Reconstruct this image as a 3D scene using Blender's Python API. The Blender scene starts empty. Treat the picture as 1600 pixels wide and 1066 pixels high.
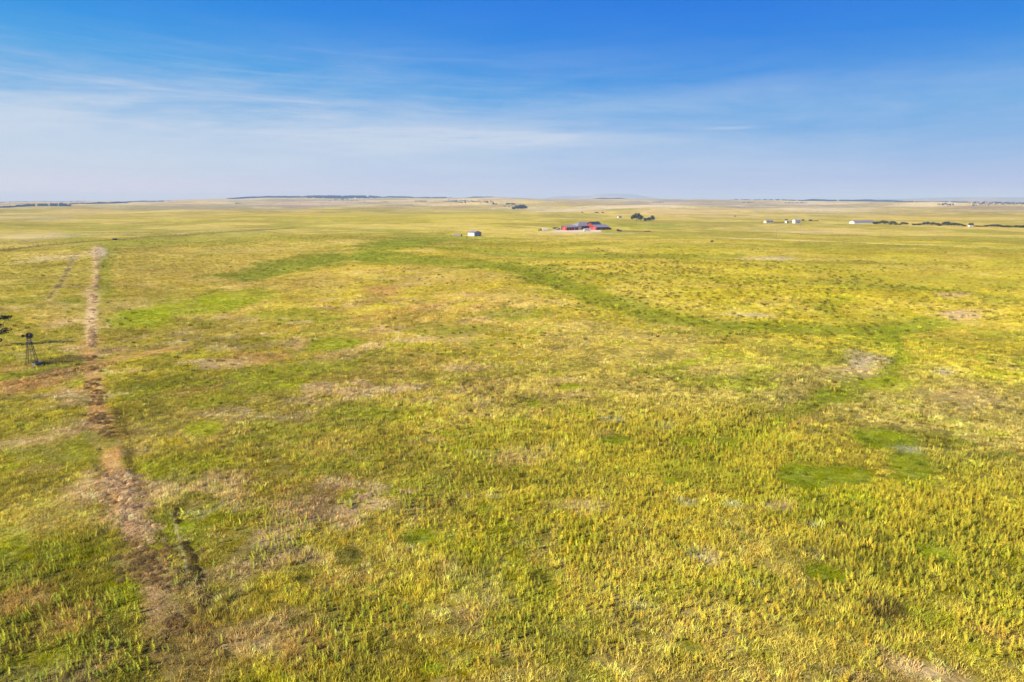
import bpy, bmesh, math, random
import numpy as np
from mathutils import Vector, Matrix

random.seed(7)
R = math.radians
S = bpy.context.scene
COL = S.collection

# ------------------------------------------------------------------ camera
EYE = 32.0
PITCH = R(11.31)
FPX = 1100.0            # focal length in pixels of a 1600 wide frame
cam = bpy.data.cameras.new('camera')
cam.sensor_width = 36.0
cam.lens = FPX / 1600 * 36.0
cam.clip_start = 0.5
cam.clip_end = 150000
camo = bpy.data.objects.new('camera', cam)
COL.objects.link(camo)
camo.location = (0, 0, EYE)
camo.rotation_euler = (math.pi / 2 - PITCH, 0, 0)
S.camera = camo

# ------------------------------------------------------------------ sky, sun, exposure
SUN_DIR = Vector((-0.90, -0.43, 0)).normalized()
SUN_EL = R(31)
SUN_DIR = Vector((SUN_DIR.x * math.cos(SUN_EL), SUN_DIR.y * math.cos(SUN_EL), math.sin(SUN_EL)))
sun = bpy.data.lights.new('sun', 'SUN')
sun.energy = 5.0
sun.angle = R(0.5)
sun.color = (1.0, 0.905, 0.725)
suno = bpy.data.objects.new('sun', sun)
COL.objects.link(suno)
suno.rotation_euler = SUN_DIR.to_track_quat('Z', 'Y').to_euler()
suno.location = (-200, -100, 150)

W = bpy.data.worlds.new('World')
S.world = W
W.use_nodes = True
wn, wl = W.node_tree.nodes, W.node_tree.links
wn.clear()
w_out = wn.new('ShaderNodeOutputWorld')
w_bg = wn.new('ShaderNodeBackground')
w_bg.inputs['Strength'].default_value = 0.051
w_sky = wn.new('ShaderNodeTexSky')
w_sky.sky_type = 'NISHITA'
w_sky.sun_disc = False
w_sky.sun_elevation = SUN_EL
w_sky.sun_rotation = -math.atan2(SUN_DIR.x, SUN_DIR.y)
w_sky.altitude = 1500
w_sky.air_density = 1.0
w_sky.dust_density = 0.6
w_sky.ozone_density = 4.0
w_sp = wn.new('ShaderNodeSeparateColor'); wl.new(w_sky.outputs[0], w_sp.inputs[0])


def wmath(op, a, b=None, c=None):
    n = wn.new('ShaderNodeMath'); n.operation = op
    for i, v in enumerate((a, b, c)):
        if v is None:
            continue
        if isinstance(v, (int, float)):
            n.inputs[i].default_value = v
        else:
            wl.new(v, n.inputs[i])
    return n.outputs[0]


w_cc = wn.new('ShaderNodeCombineColor')      # grade of the clear sky: deeper blue overhead
wl.new(wmath('MULTIPLY', wmath('MAXIMUM', wmath('SUBTRACT', w_sp.outputs[0], 2.25), 0.02), 1.10), w_cc.inputs[0])
wl.new(wmath('MULTIPLY', w_sp.outputs[1], 0.57), w_cc.inputs[1])
wl.new(wmath('MULTIPLY', wmath('POWER', w_sp.outputs[2], 0.05), 5.1), w_cc.inputs[2])
# thin cirrus: noise over azimuth and elevation, drawn out sideways
w_tc = wn.new('ShaderNodeTexCoord')
w_sep = wn.new('ShaderNodeSeparateXYZ')
wl.new(w_tc.outputs['Generated'], w_sep.inputs[0])


w_az = wmath('ARCTAN2', w_sep.outputs[0], w_sep.outputs[1])
w_el = wmath('ARCSINE', w_sep.outputs[2])


def wnoise(sa, se, off, detail=5, rough=0.6, dist=0.0, slant=0.0):
    c = wn.new('ShaderNodeCombineXYZ')
    wl.new(wmath('MULTIPLY', w_az, sa), c.inputs[0])
    e2 = wmath('ADD', wmath('MULTIPLY', w_el, se), wmath('MULTIPLY', w_az, slant))
    wl.new(e2, c.inputs[1])
    c.inputs[2].default_value = off
    n = wn.new('ShaderNodeTexNoise')
    n.inputs['Scale'].default_value = 1.0
    n.inputs['Detail'].default_value = detail
    n.inputs['Roughness'].default_value = rough
    n.inputs['Distortion'].default_value = dist
    wl.new(c.outputs[0], n.inputs['Vector'])
    return n.outputs['Fac']


def wgauss(src, centre, width):
    d = wmath('DIVIDE', wmath('SUBTRACT', src, centre), width)
    return wmath('EXPONENT', wmath('MULTIPLY', wmath('MULTIPLY', d, d), -1.0))


def wramp(src, a, b):
    n = wn.new('ShaderNodeMapRange'); n.clamp = True
    n.interpolation_type = 'SMOOTHSTEP'
    n.inputs[1].default_value = a; n.inputs[2].default_value = b
    wl.new(src, n.inputs[0])
    return n.outputs[0]


veil = wramp(wnoise(2.4, 17.0, 3.1, 9, 0.66, 0.4, 0.25), 0.16, 0.84)
veil_w = wmath('MULTIPLY', wgauss(w_el, 0.09, 0.085), wmath('ADD', 0.68, wmath('MULTIPLY', w_az, -0.46)))
streak = wramp(wnoise(6.0, 150.0, 8.4, 8, 0.62, 1.2, -4.0), 0.34, 0.64)
streak_w = wmath('MULTIPLY', wgauss(wmath('ADD', w_el, wmath('MULTIPLY', w_az, 0.01)), 0.083, 0.009), wgauss(w_az, -0.06, 0.15))
wisp = wramp(wnoise(6.0, 80.0, 5.2, 9, 0.66, 0.5, -2.0), 0.42, 0.72)
wisp_w = wmath('MULTIPLY', wgauss(w_el, 0.105, 0.03), wgauss(w_az, -0.42, 0.25))
dash = wmath('MULTIPLY', wgauss(w_el, 0.0925, 0.0018), wgauss(w_az, 0.29, 0.03))
veil = wmath('ADD', veil, wmath('MULTIPLY', wgauss(w_el, 0.045, 0.06), 0.35))
cloud = wmath('ADD', wmath('MULTIPLY', veil, veil_w), wmath('MULTIPLY', wmath('MULTIPLY', streak, streak_w), 1.1))
cloud = wmath('ADD', cloud, wmath('MULTIPLY', wmath('MULTIPLY', wisp, wisp_w), 0.35))
cloud = wmath('ADD', cloud, wmath('MULTIPLY', dash, 0.28))
fibre = wramp(wnoise(3.2, 95.0, 12.7, 9, 0.68, 0.7, 5.0), 0.46, 0.74)
fibre_w = wmath('MULTIPLY', wgauss(w_el, 0.13, 0.055), wramp(w_az, 0.45, -0.45))
cloud = wmath('ADD', cloud, wmath('MULTIPLY', wmath('MULTIPLY', fibre, fibre_w), 0.26))
cloud = wmath('MINIMUM', cloud, 0.85)
w_mix = wn.new('ShaderNodeMix'); w_mix.data_type = 'RGBA'
wl.new(cloud, w_mix.inputs[0])
wl.new(w_cc.outputs[0], w_mix.inputs[6])
w_mix.inputs[7].default_value = (4.55, 5.15, 6.1, 1)
wl.new(w_mix.outputs[2], w_bg.inputs['Color'])
wl.new(w_bg.outputs[0], w_out.inputs['Surface'])

S.view_settings.view_transform = 'Standard'
S.view_settings.look = 'None'
S.view_settings.gamma = 1
S.view_settings.use_curve_mapping = False
S.view_settings.exposure = 1.43
S.render.engine = 'CYCLES'
S.cycles.use_denoising = True
S.cycles.denoiser = 'OPENIMAGEDENOISE'
S.cycles.denoising_input_passes = 'RGB_ALBEDO_NORMAL'
S.cycles.denoising_prefilter = 'ACCURATE'
S.cycles.max_bounces = 5
S.cycles.diffuse_bounces = 2
S.cycles.glossy_bounces = 2
S.cycles.transmission_bounces = 3
S.cycles.volume_bounces = 1
S.cycles.transparent_max_bounces = 8
S.cycles.caustics_reflective = False
S.cycles.caustics_refractive = False


# ------------------------------------------------------------------ numpy noise
def _hash(ix, iy, seed):
    h = (ix.astype(np.uint32) * np.uint32(374761393) + iy.astype(np.uint32) * np.uint32(668265263)
         + np.uint32((seed * 1442695041) & 0xffffffff))
    h = (h ^ (h >> np.uint32(13))) * np.uint32(1274126177)
    return (h ^ (h >> np.uint32(16))).astype(np.float64) / 4294967295.0


def vnoise(x, y, seed=0):
    x = np.asarray(x, float); y = np.asarray(y, float)
    fx = np.floor(x); fy = np.floor(y)
    ix = fx.astype(np.int64) & 0xffffffff; iy = fy.astype(np.int64) & 0xffffffff
    jx = (fx.astype(np.int64) + 1) & 0xffffffff; jy = (fy.astype(np.int64) + 1) & 0xffffffff
    tx = x - fx; ty = y - fy
    tx = tx * tx * tx * (tx * (tx * 6 - 15) + 10); ty = ty * ty * ty * (ty * (ty * 6 - 15) + 10)
    a = _hash(ix, iy, seed); b = _hash(jx, iy, seed); c = _hash(ix, jy, seed); d = _hash(jx, jy, seed)
    return (a + (b - a) * tx) * (1 - ty) + (c + (d - c) * tx) * ty


def fbm(x, y, wl_, seed=0, octs=4, gain=0.5):
    x = np.asarray(x, float) / wl_; y = np.asarray(y, float) / wl_
    s = 0.0; a = 1.0; t = 0.0
    for o in range(octs):
        ca, sa = math.cos(0.9 * o + seed), math.sin(0.9 * o + seed)
        s = s + a * vnoise(x * ca - y * sa + 17.3 * o, x * sa + y * ca - 9.1 * o, seed * 13 + o)
        t += a; a *= gain
        x = x * 2.03; y = y * 2.03
    s = s / t
    return np.clip((s - 0.5) * 1.5 + 0.5, 0, 1)


def sstep(a, b, x):
    t = np.clip((np.asarray(x, float) - a) / (b - a), 0, 1)
    return t * t * (3 - 2 * t)


# ------------------------------------------------------------------ the lie of the land
FH = FPX * (math.cos(PITCH) + math.tan(PITCH) * math.sin(PITCH))     # px per unit of x/y at the horizon
V0 = 313.0                                                          # eye level


def span(u, a, b, soft):
    return sstep(a - soft, a + soft, u) * (1 - sstep(b - soft, b + soft, u))


def poly_dist(x, y, pts, ws):
    """distance to a polyline in units of its local half width"""
    best = np.full(x.shape, 1e9)
    for i in range(len(pts) - 1):
        (ax, ay), (bx, by) = pts[i], pts[i + 1]
        dx, dy = bx - ax, by - ay
        L2 = dx * dx + dy * dy + 1e-9
        t = np.clip(((x - ax) * dx + (y - ay) * dy) / L2, 0, 1)
        d = np.hypot(x - ax - t * dx, y - ay - t * dy) / (ws[i] + (ws[i + 1] - ws[i]) * t)
        best = np.minimum(best, d)
    return best


def flat_at(u, v):
    yv = (533 - v) / FPX
    d = ((u - 800) / FPX, math.cos(PITCH) + yv * math.sin(PITCH), -math.sin(PITCH) + yv * math.cos(PITCH))
    t = EYE / -d[2]
    return d[0] * t, d[1] * t


# shallow draws that carry the greener grass
DRAWS = [([flat_at(*q) for q in ((390, 432), (500, 408), (560, 402), (640, 411), (760, 415), (840, 428), (900, 455), (960, 475), (1030, 495), (1120, 509), (1250, 515), (1350, 521), (1450, 506))], [16] * 13, 1.3),
         ([flat_at(*q) for q in ((1390, 515), (1410, 560), (1380, 592), (1320, 610), (1250, 640), (1170, 680), (1120, 715), (1080, 720))], [9, 8, 7, 6.5, 6, 5, 5, 5], .9),
         ([flat_at(*q) for q in ((600, 386), (700, 388), (800, 398), (900, 398), (1000, 400), (1120, 402))], [18] * 6, 1.4),
         ([flat_at(*q) for q in ((560, 480), (600, 462), (640, 440), (690, 422))], [9] * 4, .7)]


SKY_U = np.array((-600, 0, 100, 250, 340, 400, 500, 600, 700, 770, 850, 950, 1050, 1150, 1300, 1450, 1600, 2200), float)
SKY_V = np.array((317, 316, 315, 313.2, 311.2, 309.8, 308.8, 309.6, 309.6, 308.8, 311, 310.5, 312, 312.3, 314.3, 316, 317, 318), float)


def H(x, y):
    x = np.asarray(x, float); y = np.asarray(y, float)
    r = np.hypot(x, y)
    z = (fbm(x, y, 80.0, 3, 2) - 0.5) * 2.0 * (1 - sstep(600, 1100, r)) * sstep(30, 70, r)
    z = z + (fbm(x, y, 240.0, 4, 2) - 0.5) * 4.4 * sstep(90, 260, r) * (1 - sstep(1200, 2500, r))
    for pts_, ws_, dep_ in DRAWS:
        d_ = poly_dist(x, y, pts_, ws_)
        z = z - dep_ * np.exp(-d_ * d_)
    z = z + (vnoise(x / 15.0, y / 15.0, 5) - 0.5) * 0.35 * (1 - sstep(250, 500, r))
    amp = sstep(750, 3200, r)
    z = z + (fbm(x, y, 1500.0, 11, 4) - 0.55) * (46 * amp * (1 - sstep(9000, 12000, r)))
    z = z + (fbm(x, y, 420.0, 12, 2) - 0.5) * (20 * amp * (1 - sstep(5000, 8000, r)))
    # broad golden slope on the right, about 1.8 km out
    z = z + 11 * np.exp(-((x - 1150) / 650) ** 2 - ((y - 1750) / 420) ** 2)
    # rise on the left beyond the fence
    z = z + 7 * np.exp(-((x + 700) / 420) ** 2 - ((y - 1500) / 380) ** 2)
    u = 800 + FH * x / np.maximum(y, 1.0)
    front = y > 200

    def ridge(dist, depth, ua, ub, soft, hgt, seed, wob, wl_):
        prof = span(u, ua, ub, soft) * (1 + wob * (fbm(x, y * 0 + seed, wl_, seed, 3) - 0.5))
        return np.where(front, hgt * prof * np.exp(-((r - dist) / depth) ** 2), 0)
    crest_v = np.interp(u, SKY_U, SKY_V) + 1.5 * (fbm(x * 0 + u, y * 0, 40.0, 21, 4) - 0.5)
    crest = EYE + (V0 - crest_v) / FH * 7600.0
    w = np.where(front, sstep(4300, 7600, r) * (1 - sstep(7600, 9300, r)), 0)
    z = z * (1 - w) + crest * w
    z = z + ridge(11000, 1000, 1130, 1530, 60, 30, 25, 0.4, 1500)
    z = z + ridge(19000, 1300, 1330, 1900, 60, 84, 26, 0.9, 2500)
    z = z + ridge(24000, 1800, 905, 1015, 50, 255, 27, 0.3, 2600)
    z = z + ridge(23000, 1500, 850, 900, 22, 140, 28, 0.4, 1500)
    # everything settles to a plain towards the rim
    return z


_RR = 20 * (30500 / 20) ** np.linspace(0, 1, 2600)


def ray(u, v):
    yv = (533 - v) / FPX
    return np.array(((u - 800) / FPX, math.cos(PITCH) + yv * math.sin(PITCH), -math.sin(PITCH) + yv * math.cos(PITCH)))


def at(u, v):
    """ground point seen at photo pixel (u, v)"""
    d = ray(u, v)
    dh = math.hypot(d[0], d[1])
    t = _RR / dh
    f = EYE + d[2] * t - H(d[0] * t, d[1] * t)
    k = np.where(f < 0)[0]
    if not len(k):
        k = len(t) - 1
        return Vector((d[0] * t[k], d[1] * t[k], float(H(d[0] * t[k], d[1] * t[k]))))
    k = max(1, k[0])
    s = f[k - 1] / (f[k - 1] - f[k])
    tt = t[k - 1] + (t[k] - t[k - 1]) * s
    x, y = d[0] * tt, d[1] * tt
    return Vector((x, y, float(H(x, y))))


def ground(x, y):
    return float(H(x, y))


# ------------------------------------------------------------------ ground colours
KL = np.array((1.72, 1.55, 1.30))


def lin(c):
    c = np.asarray(c, float) / 255
    return np.where(c <= 0.04045, c / 12.92, ((c + 0.055) / 1.055) ** 2.4)


def alb(r, g, b):
    return lin((r, g, b)) / KL


STRAW = alb(216, 184, 90)
YELL = alb(206, 182, 50)
OLIVE = alb(164, 147, 46)
GREEN = alb(158, 154, 40)
LAWN = alb(143, 148, 25)
SWALE = alb(144, 147, 30)
RUST = alb(200, 150, 84)
TRACK = alb(208, 174, 112)
BRIGHT = alb(166, 168, 20)
DARKG = alb(120, 110, 36)
ORANGE = alb(216, 170, 86)
PINK = alb(222, 182, 124)
BROWN = alb(160, 126, 74)
DKBRN = alb(100, 80, 42)
PALE = alb(226, 198, 150)
GREY = alb(190, 168, 104)
SAGE = alb(184, 176, 124)
FAR1 = alb(192, 168, 92)
FAR2 = alb(198, 166, 84)

# (u, v, half width, half height in photo px, {colour: weight}, edge)   placed on the ground
REGION = [
    (60, 820, 200, 230, DARKG, .42), (150, 960, 280, 130, DARKG, .32), (280, 760, 130, 130, DARKG, .22), (60, 470, 120, 70, GREEN, .45),
    (350, 440, 210, 60, ORANGE, .38), (250, 480, 130, 40, GREEN, .30), (300, 395, 190, 25, STRAW, .35),
    (450, 640, 180, 90, OLIVE, .35), (330, 600, 150, 50, DARKG, .22), (430, 720, 130, 60, OLIVE, .30),
    (760, 440, 170, 45, YELL, .40), (900, 440, 120, 40, YELL, .30), (700, 600, 180, 70, DARKG, .12), (560, 560, 120, 40, GREEN, .3),
    (1000, 590, 170, 60, STRAW, .42), (1200, 600, 190, 50, GREY, .35), (1500, 650, 160, 70, GREY, .40),
    (1250, 440, 330, 60, YELL, .30), (1300, 410, 300, 30, GREEN, .26), (1450, 450, 250, 60, OLIVE, .18),
    (1000, 760, 330, 130, YELL, .45), (1400, 850, 300, 120, YELL, .42), (700, 880, 230, 150, YELL, .30),
    (1450, 980, 250, 90, GREEN, .25), (1000, 1000, 250, 80, OLIVE, .25), (520, 770, 120, 70, ORANGE, .30),
    (430, 1000, 180, 80, BROWN, .25), (640, 830, 90, 60, STRAW, .3),
    (1000, 385, 500, 22, YELL, .35), (600, 345, 400, 14, YELL, .35), (1200, 355, 300, 14, FAR1, .5),
    (120, 350, 260, 24, OLIVE, .55), (250, 362, 250, 10, GREY, .5),
]
# sharper patches
PATCH = [
    (653, 839, 30, 13, LAWN, .9), (1388, 686, 54, 20, LAWN, .95), (1424, 726, 38, 30, LAWN, .85),
    (1258, 745, 54, 25, LAWN, .98), (1322, 741, 46, 16, LAWN, .85), (960, 689, 26, 10, LAWN, .85),
    (1075, 690, 22, 9, BRIGHT, .7), (1130, 689, 24, 9, LAWN, .6), (1047, 752, 20, 10, LAWN, .8),
    (835, 631, 17, 8, LAWN, .7), (890, 605, 18, 6, BRIGHT, .8), (1076, 567, 16, 5, BRIGHT, .8),
    (1237, 563, 17, 6, BRIGHT, .6), (320, 669, 28, 12, BRIGHT, .7), (545, 872, 28, 20, DARKG, .9),
    (475, 888, 32, 12, DARKG, .6), (1290, 896, 34, 15, LAWN, .9), (1465, 866, 46, 22, LAWN, .85), (1440, 960, 60, 18, LAWN, .5),
    (1378, 950, 46, 24, DKBRN, .75), (730, 975, 40, 26, BROWN, .45), (370, 850, 55, 28, DARKG, .6),
    (300, 787, 40, 16, DARKG, .6), (292, 824, 20, 9, LAWN, .8), (445, 735, 34, 15, DARKG, .45),
    (562, 776, 30, 13, LAWN, .75), (530, 538, 48, 12, BRIGHT, .8), (500, 572, 70, 18, LAWN, .4),
    (300, 480, 100, 14, BRIGHT, .7), (220, 497, 55, 16, BRIGHT, .85), (380, 465, 60, 12, BRIGHT, .6),
    (440, 490, 60, 8, BRIGHT, .5), (400, 540, 45, 9, DARKG, .45), (820, 491, 60, 12, LAWN, .55),
    (700, 517, 70, 12, LAWN, .35), (1390, 600, 55, 12, BRIGHT, .7), (1310, 625, 45, 9, BRIGHT, .5),
    (1075, 785, 17, 6, SAGE, .8), (1145, 788, 16, 6, SAGE, .8), (1272, 820, 18, 6, SAGE, .7), (1276, 867, 14, 5, SAGE, .7),
    (1426, 703, 22, 6, SAGE, .8), (960, 655, 14, 5, SAGE, .7), (1000, 945, 28, 12, SAGE, .5), (1105, 871, 22, 13, PALE, .5),
    (1040, 668, 18, 5, SAGE, .5), (770, 776, 14, 6, SAGE, .5), (730, 775, 10, 5, SAGE, .4), (1180, 915, 12, 5, SAGE, .5),
    (1225, 790, 30, 14, PINK, .7), (915, 790, 30, 12, PINK, .5), (1347, 563, 30, 15, PALE, .65), (1320, 580, 30, 12, PINK, .4),
    (1475, 582, 20, 10, PALE, .6), (1515, 612, 60, 22, PINK, .35), (1510, 493, 28, 8, PINK, .7), (1490, 462, 22, 4, PINK, .6),
    (1200, 405, 55, 3, PALE, .6), (1170, 492, 40, 4, PALE, .5), (600, 786, 55, 13, PINK, .75), (485, 785, 45, 32, BROWN, .5),
    (530, 905, 45, 12, ORANGE, .7), (420, 990, 60, 25, PINK, .4), (500, 1010, 50, 25, ORANGE, .4), (605, 456, 25, 6, ORANGE, .8),
    (400, 560, 55, 8, ORANGE, .75), (340, 570, 40, 6, PINK, .5), (120, 965, 55, 20, ORANGE, .7), (40, 935, 40, 16, ORANGE, .6),
    (170, 1035, 22, 14, ORANGE, .5), (60, 690, 55, 12, PINK, .55), (210, 800, 55, 22, PINK, .8), (270, 690, 16, 7, YELL, .8),
    (100, 401, 50, 2.4, PALE, .42), (65, 407, 30, 2, PALE, .35), (142, 395, 18, 2.4, PALE, .4), (155, 392, 8, 7, PALE, .7), (30, 606, 70, 7, ORANGE, .7),
    (20, 578, 45, 6, ORANGE, .7), (105, 563, 48, 8, DKBRN, .75), (110, 580, 60, 9, BROWN, .8), (60, 598, 70, 8, RUST, .7), (220, 545, 60, 6, BROWN, .6),
    (120, 500, 40, 8, PINK, .5), (150, 605, 28, 14, ORANGE, .6), (290, 545, 50, 5, DKBRN, .4), (1440, 1045, 70, 22, PINK, .7),
    (1560, 990, 50, 16, ORANGE, .5), (1340, 1060, 40, 12, PINK, .4), (210, 880, 60, 40, DARKG, .35), (60, 1040, 70, 30, BRIGHT, .4),
    (20, 850, 30, 40, LAWN, .5), (130, 700, 40, 30, LAWN, .45), (560, 640, 80, 16, LAWN, .4), (740, 740, 80, 20, DARKG, .4),
    (620, 700, 60, 16, OLIVE, .4), (500, 690, 70, 14, ORANGE, .4), (760, 600, 50, 16, BROWN, .35), (720, 530, 40, 8, PINK, .3),
    (880, 329.5, 60, 1.6, PALE, .7), (990, 324.5, 100, 1.8, PALE, .8), (1080, 329, 110, 2.2, PINK, .6), (1280, 327, 60, 3, PALE, .5),
    (500, 319, 90, 2, PINK, .6), (620, 336, 200, 5, YELL, .35), (1270, 362, 60, 2, PALE, .3), (1020, 353, 60, 4, LAWN, .6),
    (1130, 352, 70, 5, OLIVE, .5), (1490, 343, 90, 9, ORANGE, .22), (150, 330, 60, 4, FAR2, .6), (50, 339, 60, 3, PALE, .35),
    (40, 369, 50, 3.5, PALE, .5), (230, 328, 60, 4, OLIVE, .5), (60, 349, 60, 4, OLIVE, .35), (640, 378, 60, 6, LAWN, .5),
    (905, 363.5, 60, 1.6, PALE, .55), (955, 363, 20, 1.6, LAWN, .6),
]
# long streaks: polyline in photo px, half width in photo px (vertical), colour, weight
STREAK = [
    ([(390, 432), (500, 408), (560, 402), (640, 411), (760, 415), (840, 428), (900, 455), (960, 475), (1030, 495), (1120, 509), (1250, 515), (1350, 521), (1450, 506)], 9.5, SWALE, .85),
    ([(1390, 515), (1410, 560), (1380, 592), (1320, 610), (1250, 640), (1170, 680), (1120, 715), (1080, 720)], 9, SWALE, .75),
    ([(570, 402), (640, 376), (700, 372)], 6, SWALE, .7),
    ([(600, 386), (700, 388), (800, 398), (900, 398), (1000, 400), (1120, 402)], 4, SWALE, .7),
    ([(700, 421), (800, 413), (880, 403), (960, 398)], 4, GREEN, .5),
    ([(860, 418), (940, 431), (1040, 434), (1150, 437), (1300, 445), (1450, 452), (1600, 470)], 3.5, GREEN, .55),
    ([(930, 392), (1050, 405), (1200, 409), (1480, 412)], 3, OLIVE, .6),
    ([(900, 380), (1100, 386), (1350, 384), (1600, 392)], 4, GREEN, .45),
    ([(1320, 465), (1300, 480), (1280, 492), (1320, 500)], 5, GREEN, .55),
    ([(1250, 468), (1290, 482)], 3, GREEN, .5),
    ([(560, 480), (600, 462), (640, 440), (690, 422)], 6, BROWN, .35),
    ([(420, 520), (560, 500), (700, 470)], 6, ORANGE, .3),
    ([(0, 392), (67, 384), (175, 375), (275, 368.5), (400, 360), (460, 356)], 1.1, DKBRN, .7),
    ([(160, 382), (280, 373), (420, 364)], 4, GREEN, .5),
    ([(460, 355), (560, 359), (700, 369), (800, 374)], 1.8, GREEN, .6),
    ([(1000, 358), (1200, 359.5), (1260, 360)], 0.9, OLIVE, .6),
    ([(1250, 366), (1400, 371), (1600, 378)], 1.3, OLIVE, .6),
    ([(121, 398), (108, 426), (95, 447), (80, 468)], 1.0, TRACK, .6), ([(115, 398), (101, 426), (87, 447), (71, 468)], 1.0, TRACK, .5), ([(118, 398), (104, 426), (91, 447), (75, 468)], 1.2, DARKG, .5),
    ([(78, 468), (68, 500), (72, 530)], 3, STRAW, .4),
    ([(154, 384), (151, 420), (147, 450)], 5, PINK, .8), ([(147, 450), (143, 490), (141, 532)], 9, PINK, .85),
    ([(159, 384), (157, 420), (154, 450)], 4, DARKG, .6), ([(168, 384), (165, 430), (163, 470)], 8, GREEN, .55),
    ([(141, 532), (142, 560), (146, 590), (152, 640)], 13, RUST, .8),
    ([(152, 640), (165, 690), (178, 740)], 15, RUST, .85), ([(178, 740), (195, 790), (215, 850)], 21, RUST, .8),
    ([(215, 850), (245, 930), (280, 1020), (310, 1080)], 36, BROWN, .85),
    ([(185, 640), (195, 700), (215, 760), (235, 800)], 8, DKBRN, .6),
    ([(125, 650), (150, 720), (165, 800)], 9, DKBRN, .35),
    ([(0, 600), (60, 590), (120, 576), (200, 557), (280, 545)], 8, RUST, .7),
    ([(60, 585), (110, 574), (150, 566)], 6, DKBRN, .6),
    ([(280, 830), (300, 890), (325, 965)], 5, DKBRN, .45),
    ([(270, 800), (281, 850), (292, 890)], 4, PALE, .5),
    ([(275, 805), (330, 800), (360, 780)], 4, SAGE, .5),
]


_rs = random.Random(23)
for _k in range(44):      # small rounds of greener or browner growth, as cattle and seeps leave them
    _v = _rs.uniform(590, 1050); _u = _rs.uniform(330, 1590); _a = _rs.uniform(7, 20) * (_v - 330) / 520
    PATCH.append((_u, _v, _a, _a * .45, _rs.choice((LAWN, LAWN, DARKG, DARKG, DKBRN)), _rs.uniform(.45, .8)))


def _patch_setup():
    out = []
    for u, v, su, sv, c, w in PATCH:
        p = at(u, v); a = at(u + su, v); n = at(u, v + sv); f = at(u, max(v - sv, 314.5))
        r0 = math.hypot(p.x, p.y)
        out.append((p.x, p.y, (Vector(a) - Vector(p)).length, max(0.5 * (math.hypot(f.x, f.y) - math.hypot(n.x, n.y)), 0.3), r0, c, w))
    reg = []
    for u, v, su, sv, c, w in REGION:
        p = at(u, v); n = at(u, v + sv); f = at(u, max(v - sv, 315))
        reg.append((math.atan2(p.x, p.y), math.log(math.hypot(p.x, p.y)), su / FPX,
                    max(math.log(math.hypot(p.x, p.y) / math.hypot(n.x, n.y)), .02), max(math.log(math.hypot(f.x, f.y) / math.hypot(p.x, p.y)), .02), c, w))
    st = []
    for pl, hw, c, w in STREAK:
        pts = [at(*q) for q in pl]
        # half width on the ground: photo px are foreshortened when the streak runs across the view
        ws = []
        for i, q in enumerate(pl):
            d = math.hypot(pts[i].x, pts[i].y)
            q2 = pl[min(i + 1, len(pl) - 1)]; q1 = pl[max(i - 1, 0)]
            du, dv = q2[0] - q1[0], q2[1] - q1[1]
            across = abs(du) / (abs(du) + 2.0 * abs(dv) + 1e-6)
            wx = hw * d / FPX
            wy = hw * d * d / (FPX * EYE) * 0.75
            ws.append(wx * (1 - across) + wy * across)
        st.append(([(p.x, p.y) for p in pts], ws, c, w))
    return out, reg, st


_P, _G, _T = _patch_setup()


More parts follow.
